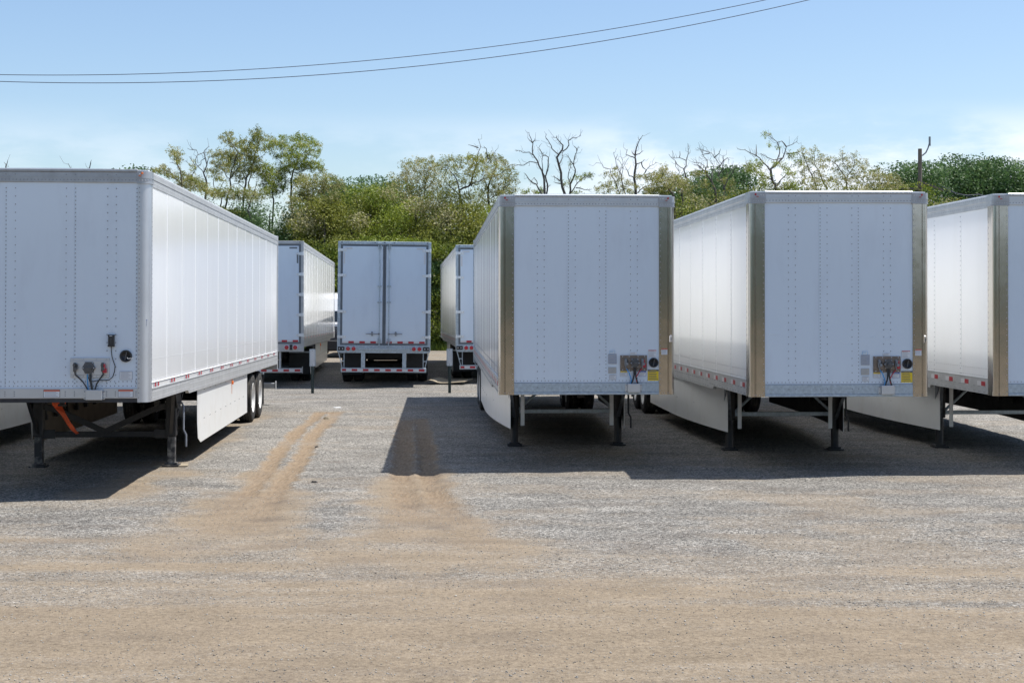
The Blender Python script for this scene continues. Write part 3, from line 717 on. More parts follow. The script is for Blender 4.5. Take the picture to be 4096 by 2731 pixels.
        if rear_style == 'B':
            for s_ in (-1, 1):
                m.bbox(s_*.52, s_*.63, y-.08, y+.01, zb_+.12, ZB-.13, .004)
                m.prism([(s_*(HW-.13), zb_+.125), (s_*(HW-.02), ZB-.16), (s_*(HW-.005), ZB-.11), (s_*(HW-.20), ZB-.11), (s_*(HW-.20), zb_+.125), (s_*(HW-.18), zb_+.125), (s_*(HW-.18), ZB-.17), (s_*(HW-.05), ZB-.17), (s_*(HW-.15), zb_+.125)][:9], 'y', y-.05, y-.03)
                m.box(s_*(HW-.19), s_*(HW-.09), y-.052, y-.028, zb_+.30, zb_+.325)
        else:
            for s_ in (-1, 1):
                m.bbox(s_*.60, s_*.66, y-.09, y-.02, zb_+.12, ZB-.13, .004).bbox(s_*half, s_*(half+.014), y-.13, y+.05, zb_-.02, zb_+.17, .003)
        guard = B(m, 'underride_guard', M['galv'] if rear_style == 'B' else M['alu_side'])
        m = MB(); x = -half+.05; k = 0
        m.box(x, half-.03, y+.02, y+.0225, zb_+.035, zb_+.095).mat(1)
        while x < half-.05:
            if k % 2 == 0: m.box(x, min(x+.155, half-.035), y+.02, y+.0245, zb_+.035, zb_+.095)
            x += .156; k += 1
        B(m, 'reflective_tape', [M['tapewhite'], M['red']], guard)
    # ---- landing gear
    s0 = 3.55
    ztop = lambda: ZB+zr(s0)+.04
    for sd_ in (-1, 1):
        gx_, gy_ = sd_*leg_half, s0
        c_, sn_ = math.cos(root.rotation_euler.z), math.sin(root.rotation_euler.z)
        zz = gz(loc[0]+gx_*c_-gy_*sn_, loc[1]+gx_*sn_+gy_*c_)-loc[2]
        lm = [M['blackdirty'], M['black']] if A else [M['black'], M['black']]
        m = MB()
        if A: m.mat(1).bbox(gx_-.075, gx_+.075, gy_-.075, gy_+.075, .46, ztop(), .01); m.mat(0).bbox(gx_-.058, gx_+.058, gy_-.058, gy_+.058, zz+.03, .46, .01)
        else: m.bbox(gx_-.082, gx_+.082, gy_-.07, gy_+.07, .50, ztop(), .01).bbox(gx_-.06, gx_+.06, gy_-.11, gy_-.07, .62, .92, .012).cyl((gx_, gy_, zz+.03), (gx_, gy_, .50), .064, n=14).cyl((gx_, gy_, .50), (gx_, gy_, .53), .07, n=14)
        leg = m.build('landing_leg', lm, root)
        MB().prism([(gx_-.12, gy_-.13), (gx_+.12, gy_-.13), (gx_+.13, gy_), (gx_+.12, gy_+.13), (gx_-.12, gy_+.13), (gx_-.13, gy_)], 'z', zz+.005, zz+.03).bbox(gx_-.09, gx_+.09, gy_-.07, gy_+.07, zz+.03, zz+.06).build('foot_pad', M['black'] if not A else M['blackdirty'], leg)
        # outrigger brace to the side rail
        m = MB(); zo = ZB+zr(s0)
        m.bar((gx_, gy_-.06, .50), (gx_+sd_*.10, gy_-.42, zo), .05, .03).bar((gx_, gy_+.06, .50), (gx_+sd_*.10, gy_+.42, zo), .05, .03)
        m.prism([(gy_-.30, zo-.04), (gy_+.30, zo-.04), (gy_+.12, zo-.30), (gy_-.06, zo-.30)], 'x', gx_+sd_*.09, gx_+sd_*.102)
        m.build('leg_brace', M['black'] if A else M['greysteel'], leg)
    m = MB(); zo = ZB+zr(s0)
    if A:
        m.bbox(-leg_half, leg_half, s0-.03, s0+.03, .445, .53, .004)
        for s_ in (-1, 1): m.bbox(s_*(leg_half-.25), s_*leg_half, s0-.045, s0-.03, .43, .56, .004)
        m.build('cross_bar', M['black'], root)
        m = MB()
        for s_ in (-1, 1): m.bar((0, s0-.035-.002*s_, .53), (s_*(leg_half-.28), s0-.035, .85), .03, .085).bar((s_*(leg_half-.28), s0-.035, .85), (s_*leg_half, s0-.035, .93), .03, .085)
        m.build('diagonal_brace', M['black'], root)
    else:
        m.bbox(-leg_half+.04, leg_half-.04, s0-.03, s0+.03, .555, .62, .004).build('cross_bar', M['galv'], root)
        for s_ in (-1, 1):
            MB().cyl((s_*(leg_half-.05), s0-.04, .60), (s_*.26, s0-.04, zo+.04), .024, n=10).build('diagonal_brace', M['galv'], root)
    # crank
    cs = 1
    cx_ = leg_half+.13
    pts = [(cs*(leg_half+.06), s0, .95), (cs*(cx_+.02), s0, .95), (cs*(cx_+.05), s0-.02, .90), (cs*(cx_+.05), s0-.03, .55), (cs*(cx_+.09), s0-.04, .48), (cs*(cx_+.09), s0-.04, .30)]
    MB().tube(pts, .017, 8).build('crank_handle', M['greysteel'] if A else M['black'], root)
    # ---- skirts
    for sd_ in (-1, 1):
        m = MB()
        zt_ = lambda y: ZB-.03+zr(y)
        n = 24
        ya, yb = (4.25, 10.45) if A else (3.30, 10.2)
        out = []; inn = []
        for k in range(n+1):
            t = k/n; y = ya+(yb-ya)*t
            if A: xx = HW-.035; zb_ = .27
            else:
                u = max(0, 1-(y-ya)/4.2); xx = HW-.03-.30*u**1.8; zb_ = .31
            if A and k == 0: zb_ = .36; 
            out.append((sd_*xx, y+(.10 if A and k == 0 else 0)*0, zb_, zt_(y)))
        for (x, y, a, b_), (x2, y2, a2, b2_) in zip(out[:-1], out[1:]):
            t_ = sd_*.006
            v = [(x, y, a), (x2, y2, a2), (x2, y2, b2_), (x, y, b_), (x-t_, y, a), (x2-t_, y2, a2), (x2-t_, y2, b2_), (x-t_, y, b_)]
            m.mat(0)._add(v, [(0, 1, 2, 3)], not A); m.mat(1)._add(v, [(7, 6, 5, 4)], not A); m.mat(0)._add(v, [(0, 4, 5, 1), (3, 2, 6, 7)])
        x, y, a, b_ = out[0]; x2, y2, a2, b2_ = out[-1]
        m.box(x-sd_*.006, x+sd_*.001, y-.004, y, a, b_).box(x2-sd_*.006, x2+sd_*.001, y2, y2+.004, a2, b2_)
        if A:      # curved leading edge
            pl = [(ya-.004, b_), (ya-.004, a+.0), (ya-.03, a+.10), (ya-.07, a+.25), (ya-.085, a+.45), (ya-.07, a+.62), (ya-.05, b_)]
            m.prism(pl, 'x', x-sd_*.006, x)
        m.mat(2)
        for k in range(1, 10):
            y = ya+(yb-ya)*k/10; i_ = int(k/10*n); x = out[i_][0]
            for q in (-.04, .04): m.rivet((x+sd_*.002, y+q, .62 if A else .66), (sd_, 0, 0), .008)
            m.rivet((x+sd_*.002, y, zt_(y)-.05), (sd_, 0, 0), .010)
        sk = m.build('side_skirt', [M['white_skirt'], M['skirt_inner'] if A else M['flap'], M['ink']], root)
        for k in range(1, 9):
            y = ya+(yb-ya)*k/9-.1; i_ = int(k/9*n); x = out[i_][0]-sd_*.055
            MB().bbox(x-.02, x+.02, y-.025, y+.025, .62, zt_(y)+.05, .004).bbox(x-.03, x+.03, y-.05, y+.05, .60, .68, .004).build('skirt_strut', M['black'], sk)
        if not A:
            xf = sd_*(leg_half-.13)
            MB().bbox(xf-.033, xf+.033, 3.34, 3.355, .36, ZB+zr(3.4), .003).build('skirt_flange', M['white_skirt'], sk)
        if A:
            yy = 8.2; x = out[0][0]
            B_ = MB().cyl((x, yy, zt_(yy)-.10), (x+sd_*.03, yy, zt_(yy)-.10), .035, .03, 14).box(x, x+sd_*.012, yy-.05, yy-.01, zt_(yy)-.13, zt_(yy)-.02).prism([(yy-.045, zt_(yy)-.13), (yy-.015, zt_(yy)-.13), (yy-.03, zt_(yy)-.30)], 'x', x+sd_*.001, x+sd_*.006)
            B_.build('marker_light', M['orange'], sk)
    # ---- running gear
    w1, w2 = 11.45, 12.70
    m = MB()
    for s_ in (-1, 1): m.bbox(s_*.50, s_*.60, w1-1.3, w2+1.2, ZB+zr(12)-.16, ZB+zr(12)+.03)
    for y in (w1-.55, (w1+w2)/2, w2+.55):
        m.bbox(-.58, .58, y-.04, y+.04, ZB+zr(12)-.15, ZB+zr(12)-.05)
        for s_ in (-1, 1): m.bbox(s_*.5, s_*.58, y-.12, y+.12, ZB+zr(12)-.38, ZB+zr(12)-.12)
    for y in (w1, w2):
        for s_ in (-1, 1): m.bar((s_*.54, y-.5, .70), (s_*.54, y+.5, .70), .08, .06)
    m.bbox(-.50, .50, w2+.70, w2+.95, .72, ZB+zr(12)-.04).bbox(-.46, .46, w1-1.2, w1-.9, .76, ZB+zr(12)-.04)
    m.cyl((-.48, w2+.35, .78), (.48, w2+.35, .78), .14, n=16)
    m.build('suspension', M['under'], root)
    for y in (w1, w2):
        c_, sn_ = math.cos(root.rotation_euler.z), math.sin(root.rotation_euler.z)
        ax = MB().cyl((-1.0, y, .50), (1.0, y, .50), .065, n=14).cyl((-.45, y-.16, .60), (-.45, y-.36, .68), .09, n=12).cyl((.45, y-.16, .60), (.45, y-.36, .68), .09, n=12)
        ax.build('axle', M['under'], root)
        for s_ in (-1, 1):
            for xx, sdd in ((1.135, s_), (.80, -s_)):
                w = wheel(root, s_*xx, y, sdd)
                w.location.z = .495+gz(loc[0]+s_*xx*c_-y*sn_, loc[1]+s_*xx*sn_+y*c_)-loc[2]-.008
    for s_ in (-1, 1):
        m = MB().bbox(s_*.66, s_*1.27, w2+.62, w2+.64, .22, .86, .003).mat(1).bbox(s_*.66, s_*1.27, w2+.60, w2+.66, .86, .90, .003).bbox(s_*.9, s_*.96, w2+.60, w2+.65, .90, ZB+zr(w2), .003)
        m.build('mud_flap', [M['flap'], M['galv']], root)
        if rear_style == 'B': MB().bbox(s_*.64, s_*1.16, L-1.2, L-1.185, .45, ZB+zr(L)-.12, .003).build('mud_flap', M['flap'], root)
    # ---- connections on the front wall
    if front_detail:
        if A: pa = (.319, .804, 1.41, 1.66); sx, sz, sr = .553, 1.535, .078; cpl = (.381, .726); vx, vz, vr_ = 1.006, 1.682, .076
        else: pa = (.494, .888, 1.448, 1.676); sx, sz, sr = .706, 1.562, .068; cpl = (.570, .817); vx, vz, vr_ = .987, 1.568, .071
        m = MB().bbox(pa[0], pa[1], -.004, .012, pa[2], pa[2]+.035, .003).bbox(pa[0], pa[1], -.004, .012, pa[3]-.035, pa[3], .003).bbox(pa[0], pa[1], -.014, .012, pa[2]+.035, pa[3]-.035, .003).mat(1)
        for x in (pa[0]+.035, (pa[0]*2+pa[1])/3, (pa[0]+pa[1]*2)/3, pa[1]-.035):
            for z in (pa[2]+.017, pa[3]-.017): m.rivet((x, -.004, z), (0, -1, 0), .009)
        hk = B(m, 'hookup_panel', [M['satin'] if A else M['hook'], M['rivet_white']])
        m = MB(); hexp = [(sx+sr*math.cos(PI/3*k)*(1.05 if k % 3 == 0 else 1), sz+sr*math.sin(PI/3*k)) for k in range(6)]
        m.prism(hexp, 'y', -.05, -.014); m.bbox(sx-sr*.75, sx+sr*.75, -.03, -.014, sz-sr*.95, sz+sr*.95, .01)
        m.cyl((sx+.006, -.05, sz-.004), (sx+.006, -.075, sz-.004), sr*.45, n=18).bbox(sx-.02, sx+.045, -.085, -.07, sz-.012, sz+.012, .004)
        m.mat(1)
        for a_, b_ in ((-.85, 0), (.85, 0), (.62, .8), (-.62, .8), (.62, -.8), (-.62, -.8)): m.rivet((sx+sr*a_, -.05 if b_ == 0 else -.03, sz+sr*b_), (0, -1, 0), .009)
        m.mat(0); B(m, 'electrical_socket', [M['socket'], M['rivet_white']], hk)
        for i_, x in enumerate(cpl):
            m = MB().bbox(x-.018, x+.018, -.05, -.014, sz-.05, sz+.065, .008).cyl((x, -.03, sz+.035), (x, -.07, sz+.035), .018, n=12).cyl((x+.012, -.035, sz-.01), (x+.012, -.085, sz-.01), .021, n=12)
            m.cyl((x, -.03, sz-.05), (x+.008, -.03, sz-.085), .010, n=8)
            m.mat(1).bbox(x+.018, x+.034, -.07, -.02, sz-.015, sz+.05, .004)
            if i_: m.bbox(x+.005, x+.052, -.06, -.02, sz-.062, sz-.005, .006)
            B(m, 'air_coupling', [M['socket'] if A else M['greysteel'], M['redhose'] if i_ else M['plastic']], hk)
        jb = (.521, .726) if A else (.60, .784)
        jz = (1.133, 1.262)
        m = MB().bbox(jb[0], jb[1], -.065, 0, jz[0], jz[1], .006).bbox(jb[0]-.032, jb[0], -.012, 0, jz[0]+.005, jz[1]-.01, .003).bbox(jb[1], jb[1]+.025, -.012, 0, jz[0]+.005, jz[1]-.01, .003)
        m.mat(1)
        for x in (jb[0]-.018, jb[1]+.013):
            for z in (jz[0]+.02, jz[1]-.025): m.rivet((x, -.012, z), (0, -1, 0), .009)
        B(m, 'junction_box', [M['satin'], M['rivet']])
        Y = -.028; zj = jz[1]
        bl = cpl[0]+.01; rd = cpl[1]+.008
        if A:
            B(MB().tube([(bl-.01, Y, sz-.08), (bl+.03, Y, sz-.115), (bl+.09, Y-.01, sz-.17), (bl+.13, Y-.01, sz-.23), (bl+.155, Y, zj-.01)], .0085), 'air_hose', M['plastic'])
            B(MB().tube([(rd, Y, sz-.08), (rd-.035, Y-.01, sz-.13), (rd-.08, Y-.01, sz-.20), (rd-.105, Y, zj-.01)], .0095), 'air_hose', M['plastic'])
            B(MB().tube([(sx-.015, Y-.01, sz-sr), (sx-.012, Y-.01, sz-.17), (sx-.004, Y, zj-.01)], .0065), 'electrical_cable', M['bluehose'])
            B(MB().tube([(sx+.02, Y, sz-sr), (sx+.025, Y, sz-.16), (sx+.045, Y, zj-.01)], .014), 'electrical_cable', M['plastic'])
        else:
            B(MB().tube([(bl, Y, sz-.08), (bl+.035, Y-.01, sz-.13), (bl+.06, Y-.012, sz-.20), (bl+.072, Y-.01, sz-.25), (bl+.062, Y, zj-.01)], .0075), 'air_hose', M['bluehose'])
            B(MB().tube([(rd-.01, Y, sz-.075), (rd-.06, Y-.01, sz-.13), (rd-.10, Y-.012, sz-.20), (rd-.10, Y-.01, sz-.25), (rd-.075, Y, zj-.01)], .0075), 'air_hose', M['redhose'])
            for q, r_ in ((-.012, .055), (.010, -.045)):
                B(MB().tube([(sx+q, Y, sz-sr), (sx+q, Y, sz-.16), (sx+q*.4-r_*.3, Y-.01, sz-.22), (sx-r_, Y, zj-.01)], .012), 'electrical_cable', M['plastic'])
        m = MB().lathe([(vr_, 0), (vr_, -.022), (vr_*.88, -.028), (vr_*.72, -.022), (vr_*.70, -.004), (0.001, -.004)], (vx, .010, vz), 'y', 28)
        m.mat(1).bar((vx-.01, -.012, vz-vr_*.68), (vx+.012, -.012, vz+vr_*.68), .010, .008).mat(0)
        if A: m.mat(2).tube([(vx+.02, -.025, vz-.015), (vx+.03, -.04, vz-.03), (vx+.09, -.03, vz-.03)], .0025, 5)
        B(m, 'vent', [M['plastic'], M['socket'], M['paper']])
        if A:
            m = MB().bbox(.79, .866, -.03, .010, 1.80, 1.95, .006).bbox(.786, .80, -.034, .01, 1.80, 1.82, .003).bbox(.856, .87, -.034, .01, 1.80, 1.82, .003).bbox(.786, .80, -.034, .01, 1.935, 1.952, .003).bbox(.856, .87, -.034, .01, 1.935, 1.952, .003)
            m.mat(1).box(.808, .842, -.0315, -.03, 1.932, 1.938)
            r = random.Random(4)
            m.mat(2)
            for k in range(9): m.box(.822, .822+.006+.004*r.random(), -.0312, -.03, 1.835+k*.0085, 1.835+k*.0085+.005)
            tb = B(m, 'tracking_unit', [M['plastic'], M['paper'], M['socket']])
            pts = [(.828, -.01, 1.80), (.828, -.01, 1.75), (.835, -.006, 1.68), (.852, -.006, 1.62), (.874, -.006, 1.56), (.868, -.006, 1.49), (.845, -.006, 1.42), (.80, -.006, 1.382), (.74, -.008, 1.378), (.68, -.012, 1.382), (.61, -.02, 1.365), (.565, -.03, 1.37), (.55, -.03, 1.42)]
            B(MB().tube(pts, .0055, 8), 'tracker_cable', M['plastic'])
            sticker(front, .934, 1.083, 1.39, 1.485, 'paper', lines=7, frame='inkgrey', y=.010)
            for x0, x1 in ((.918, 1.097), (-.006, .19)):
                st = sticker(root, x0, x1, 1.168, 1.258, 'paper', 'orangered', .2, 4, frame='ink', y=-.002)
                st.rotation_euler = (-tilt, roll, 0); st.location = (0, 0, dz)
            st = sticker(post, HW-.135, HW-.03, 2.06, 2.14, 'paper', 'bluelabel', .12, 5, y=.035, off=.004)
            st.rotation_euler = (0, 0, 0)
            # upper right hand post label sits on the rounded post: turn it to the curve
            st.location = (0, 0, 0)
        else:
            sticker(front, .90, 1.062, 1.303, 1.466, 'yellow', 'ink', .15, 5, ink='ink', y=.010, text='CAUTION', tcol='yellow')
            sticker(front, .909, 1.029, 1.648, 1.752, 'paper', 'orangered', .10, 5, y=.010)
            sticker(front, .64, .74, 1.686, 1.722, 'paper', lines=2, y=.010)
            sticker(front, .343, .41, 1.703, 1.744, 'paper', lines=1, ink='lightblue', frame='lightblue', y=.010)
            sticker(front, .322, .437, 1.554, 1.693, 'greyblue', lines=3, frame='inkgrey', y=.010, nm='data_plate')
            sticker(front, .322, .432, 1.415, 1.499, 'beige', lines=4, frame='inkgrey', y=.010, nm='data_plate')
            sticker(front, .338, .43, 1.325, 1.385, 'paper', lines=4, frame='inkgrey', y=.010)
            sticker(front, .497, .594, 1.371, 1.444, 'paper', 'yellow', .25, 3, frame='inkgrey', y=.010, text='CAUTION')
            sticker(front, .773, .872, 1.371, 1.444, 'paper', 'bluelabel', .25, 3, frame='bluelabel', y=.010, text='NOTICE', tcol='paper')
            sticker(post, 1.100, 1.19, 1.685, 1.775, 'paper', 'orangered', .16, 4, y=-.001)
            m = MB().bbox(1.222, 1.257, -.018, .002, 1.864, 1.97, .008).mat(1).bbox(1.229, 1.250, -.024, -.017, 1.885, 1.945, .006)
            B(m, 'marker_light', [M['chrome'], M['socket']], post)
    if roll: pass
    return root

def scuffs(root, marks, seed):
    wall = [c for c in root.children if c.name.startswith('front_wall')][0]
    for pts in marks: MB().tube([(x, .0095, z) for x, z in pts], .0022, 5, taper=.001).build('scuff_mark', M['scuff'], wall)
def place_front(X, D, yaw): return (X, D, 0)
def place_rear(X, D, yaw):     # rear doors at (X, D): origin is the nose, L further away
    return (X+L*math.sin(yaw), D+L*math.cos(yaw), 0)
GF = 'white box trailers parked nose first in the front row'
GR = 'white box trailers in the back row with doors to the camera'
make_trailer('A', 'front row trailer with black tracking box and sunlit right side, left of the open aisle', 'semi-trailer', place_front(-5.862, 18.52, 0), -.057, 4.14, 3.95, GF, leg_half=.975, rear_style='A', roll=.002)
t2 = make_trailer('B', 'front row trailer with tan steel corner posts, standing directly right of the open aisle', 'semi-trailer', place_front(1.097, 21.69, 0), -.049, 4.03, 3.96, GF)
t3 = make_trailer('B', 'steel-cornered front row trailer with the utility pole rising behind its right corner', 'semi-trailer', place_front(4.665, 21.08, 0), -.047, 4.04, 3.93, GF)
make_trailer('B', 'steel-cornered front row trailer cut off by the right edge of the photo', 'semi-trailer', place_front(8.25, 21.45, 0), -.043, 4.03, 3.97, GF)
make_trailer('B', 'trailer showing only its pale side skirt at the left edge, below its neighbour', 'semi-trailer', place_front(-9.42, 19.4, 0), -.057, 4.05, 3.95, GF, front_detail=False)
make_trailer('A', 'white back row trailer with five pointed hinges, partly hidden by the left trailer', 'semi-trailer', place_rear(-7.165, 41.6, -.065), -.065, 3.88, 4.10, GR, front_detail=False, rear_style='A', flip=True)
make_trailer('B', 'back row trailer showing both its full rear doors, between the two signposts', 'semi-trailer', place_rear(-3.60, 41.39, -.070), -.070, 3.98, 4.07, GR, front_detail=False, flip=True, roll=-.010)
make_trailer('B', 'back row trailer with one door edge showing, behind the right signpost', 'semi-trailer', place_rear(-.345, 43.2, -.076), -.076, 3.84, 4.04, GR, front_detail=False, flip=True)

scuffs(t3, [[(.45, 1.93), (.50, 1.96), (.545, 1.975)], [(.62, 1.915), (.68, 1.925), (.74, 1.93), (.80, 1.935)], [(.02, 1.90), (.08, 1.86), (.13, 1.87), (.16, 1.92), (.13, 1.97)], [(-.95, 2.85), (-.93, 2.88), (-.90, 2.86)], [(-1.0, 2.0), (-.9, 1.99), (-.82, 1.96)]], 1)
scuffs(t2, [[(-.9, 2.33), (-.85, 2.34), (-.82, 2.38), (-.84, 2.44)], [(.05, 1.5), (.2, 1.53), (.33, 1.52)]], 2)
# orange strap under the nose of the left trailer
p0 = at(127, 922, 19.6); m = MB()
path = [(126, 924), (134, 934), (146, 952), (158, 972), (168, 986), (174, 992), (178, 996)]
wd = [.085, .08, .065, .05, .04, .045, .04]
pv = []
for k, ((px, py), w) in enumerate(zip(path, wd)):
    d = 19.6+.05*math.sin(k*1.7); c = at(px, py, d)
    for a, b in ((-1, 0), (1, 0), (1, 1), (-1, 1)): pv.append((c.x+a*w/2, c.y+b*.006+a*.02*math.sin(k*2.1), c.z+a*w*.22))
f = []
for k in range(len(path)-1):
    for q in range(4): f.append((k*4+q, (k+1)*4+q, (k+1)*4+(q+1) % 4, k*4+(q+1) % 4))
f += [(0, 1, 2, 3), (len(pv)-1, len(pv)-2, len(pv)-3, len(pv)-4)]
m._add(pv, f); m.bbox(p0.x-.03, p0.x+.14, 19.56, 19.60, p0.z-.03, p0.z+.02, .004)
tag(m.build('strap', M['strap']), 'orange webbing strap hanging beneath the nose of the left trailer', 'strap')
# boards under the foot of the left trailer
rt = (-5.862+.975*math.cos(.057)-3.55*math.sin(.057), 18.52+.975*math.sin(.057)+3.55*math.cos(.057))
zg = gz(*rt); m = MB()
m._add([(rt[0]-.24, rt[1]-.14, zg-.01), (rt[0]+.26, rt[1]-.10, zg-.01), (rt[0]+.22, rt[1]+.16, zg-.01), (rt[0]-.2, rt[1]+.14, zg-.01),
        (rt[0]-.24, rt[1]-.14, zg+.012), (rt[0]+.26, rt[1]-.10, zg+.02), (rt[0]+.22, rt[1]+.16, zg+.03), (rt[0]-.2, rt[1]+.14, zg+.02)],
       [(0,3,2,1),(4,5,6,7),(0,1,5,4),(1,2,6,5),(2,3,7,6),(3,0,4,7)])
tag(m.build('wooden_board', M['board']), 'broken tan board lying under the right foot of the left trailer', 'board')
# warped sheet of plywood beside the back row
m = MB(); bx0, bx1, by = -2.42, -1.28, 43.0; n = 10; pv = []
for k in range(n+1):
    t = k/n; x = bx0+(bx1-bx0)*t; z = .03+.10*math.exp(-((t-.12)/.16)**2)*1.0+.05*t*t
    for y, dz_ in ((by-.38, 0), (by+.55, .04)):
        pv += [(x+(y-by)*.25, y, z+dz_), (x+(y-by)*.25, y, z+dz_+.014)]
f = []
for k in range(n):
    a, b = k*4, (k+1)*4; f += [(a, b, b+1, a+1), (a+1, b+1, b+3, a+3), (a+3, b+3, b+2, a+2), (a+2, b+2, b, a)]
f += [(0, 1, 3, 2), (4*n, 4*n+2, 4*n+3, 4*n+1)]
m._add(pv, f, False)
tag(m.build('plywood_sheet', M['board']), 'warped tan plywood sheet lying between the back row trailers behind a signpost', 'board')

r = random.Random(21)
def rock(zx, zy, w, h, mt, label, name='rock', cat='rock'):
    x, y = gpt(zx, zy); z = gz(x, y); m = MB(); n = 7
    lo = [(x+math.cos(k*2*PI/n)*w*(.8+.4*r.random()), y+math.sin(k*2*PI/n)*w*.6*(.8+.4*r.random()), z-.01) for k in range(n)]
    hi = [(x+(a-x)*.6, y+(b-y)*.6, z+h*(.8+.4*r.random())) for a, b, c in lo]
    m._add(lo+hi, [tuple(range(n))[::-1], tuple(range(n, 2*n))]+[(k, (k+1) % n, n+(k+1) % n, n+k) for k in range(n)])
    tag(m.build(name, mt), label, cat)
rock(1075, 266, .07, .025, M['beige'], 'pale flat stone left of the left wheel track')
rock(1277, 318, .09, .05, M['board'], 'yellowish stone lying in the left wheel track')
rock(1205, 516, .035, .025, M['bark'], 'dark stone right of the left wheel track')
rock(1352, 239, .11, .008, M['paper'], 'thin white scrap of litter at the head of the left wheel track', 'litter', 'litter')
rock(1190, 785, .05, .025, M['bark'], 'dark clod right of the lower end of the left wheel track')
# ------------------------------------------------------------------ signposts
def signpost(x, y, label):
    z0 = gz(x, y); t = empty('signpost', (x, y, z0)); tag(t, label, 'signpost', 'row marker signs in the aisle')
    m = MB().prism([(-.038, 0), (-.038, .006), (-.018, .010), (-.014, .034), (.014, .034), (.018, .010), (.038, .006), (.038, 0), (.012, .004), (.009, .028), (-.009, .028), (-.012, .004)], 'z', -.05, 1.12)
    m.mat(1)
    for k in range(32): m.cyl((0, .0265, .06+k*.025), (0, .027, .06+k*.025), .005, n=6)
    m.build('post', [M['postgreen'], M['sign']], t)
    # plate with rounded corners
    w, z1, z2, r = .079, .71, 1.17, .022; poly = []
    for cx, cz, a0 in ((w-r, z2-r, 0), (-w+r, z2-r, 90), (-w+r, z1+r, 180), (w-r, z1+r, 270)):
        for k in range(5): a = math.radians(a0+k*22.5); poly.append((cx+r*math.cos(a), cz+r*math.sin(a)))
    pl = MB().prism(poly, 'y', -.006, -.002).mat(1).box(-w+.018, w-.018, -.0075, -.0055, z1+.022, z2-.022).build('sign_plate', [M['galv'], M['sign']], t)
    MB().cyl((0, -.010, z2-.045), (0, -.006, z2-.045), .009, n=8).cyl((0, -.010, z1+.045), (0, -.006, z1+.045), .009, n=8).build('bolt', M['ink'], pl)
signpost(-5.26, 39.0, 'blank white marker sign on a green post left of the central back trailer')
signpost(-1.645, 39.0, 'blank white marker sign on a green post right of the central back trailer')

# ------------------------------------------------------------------ overhead lines
def wire(x0, y0, xr, name_label, D, rough):
    # parabola through the sky: lowest at pixel (x0,y0), reaching row 0 at pixel column xr
    a = at(x0, y0, D); b = at(xr, 0, D); k = (b.z-a.z)/(b.x-a.x)**2
    pts = [(a.x+t, D+.02*t, a.z+k*t*t) for t in np.linspace(-22, 38, 90)]
    m = MB().tube(pts, .010, 6)
    m.mat(0); tag(m.build('power_line', M['wire']), name_label, 'cable', 'overhead cables crossing the sky')
wire(100, 173, 1735, 'upper of the two thin dark cables crossing the sky', 42, 1)
wire(200, 191, 1838, 'lower of the two thin dark cables crossing the sky', 40, 2)

# utility pole
pt = at(2113, 342, 76); t = empty('utility_pole', (pt.x, pt.y, 0)); tag(t, 'grey wooden utility pole with bent bracket at its top behind the right hand trailers', 'utility pole')
MB().cyl((0, 0, -.2), (0, 0, pt.z), .13, .10, 14).build('pole', M['wood'], t)
MB().tube([(.12, 0, pt.z-.35), (.30, 0, pt.z-.20), (.42, 0, pt.z+.05), (.50, 0, pt.z+.35)], .035, 8).cyl((.50, 0, pt.z+.15), (.50, 0, pt.z+.62), .055, n=8).build('bracket', M['greysteel'], t)
MB().bbox(-1.0, 0, -.2, -.08, pt.z-2.15, pt.z-2.02).bar((-.2, -.18, pt.z-1.9), (.15, -.18, pt.z-1.95), .12, .12).bar((.1, -.18, pt.z-1.75), (1.15, -.18, pt.z-2.15), .10, .10).build('cross_arm', M['wood'], t)
a = Vector((pt.x+.9, 75.9, pt.z-2.05)); m = MB()
for j in range(2):
    pts = [(a.x+q*16, a.y+q*2, a.z+j*.25-2.6*q*(1-q)*1.6-.25*abs(math.sin(q*PI*7))*j) for q in np.linspace(0, 1, 60)]
    m.tube(pts, .018, 5)
tag(m.build('service_cable', M['wire']), 'thin sagging cables running right from the utility pole', 'cable')

# ------------------------------------------------------------------ white truck behind the back row
t = empty('parked_truck', (-7.35, 61.5, 0)); tag(t, 'white truck with dark bumper glimpsed in the gap between two back row trailers', 'truck')
m = MB()
sec = [(0.0, 1.05, 1.02), (.05, 1.15, 1.40), (.55, 1.18, 1.48), (.75, 1.15, 1.95), (1.05, 1.05, 2.45), (1.5, 1.02, 2.66), (3.2, 1.05, 2.72), (3.3, 1.0, 2.6)]
vv = []
for y, hw_, z in sec: vv += [(-hw_, y, .75), (-hw_, y, min(z, 1.45)-.08), (-hw_*.9, y, z), (hw_*.9, y, z), (hw_, y, min(z, 1.45)-.08), (hw_, y, .75)]
f = []
for k in range(len(sec)-1):
    for q in range(5): f.append((k*6+q, (k+1)*6+q, (k+1)*6+q+1, k*6+q+1))
f += [tuple(range(6)), tuple(range(len(vv)-6, len(vv)))]
m._add(vv, f, False); m.build('cab', M['truckwhite'], t)
MB()._add([(-1.0, .50, 1.47), (1.0, .50, 1.47), (.98, .70, 1.94), (-.98, .70, 1.94), (-1.0, .66, 1.44), (1.0, .66, 1.44), (.98, .84, 1.9), (-.98, .84, 1.9)],
    [(0,1,2,3),(7,6,5,4),(0,4,5,1),(1,5,6,2),(2,6,7,3),(3,7,4,0)]).build('windscreen', M['glass'], t)
m = MB().bbox(-.55, .55, -.05, .02, .72, 1.30, .02).mat(1)
for k in range(6): m.bbox(-.5, .5, -.065, -.045, .78+k*.085, .80+k*.085, .004)
m.build('grille', [M['plastic'], M['chrome']], t)
MB().bbox(-1.2, 1.2, -.18, .12, .30, .74, .05).build('bumper', M['flap'], t)
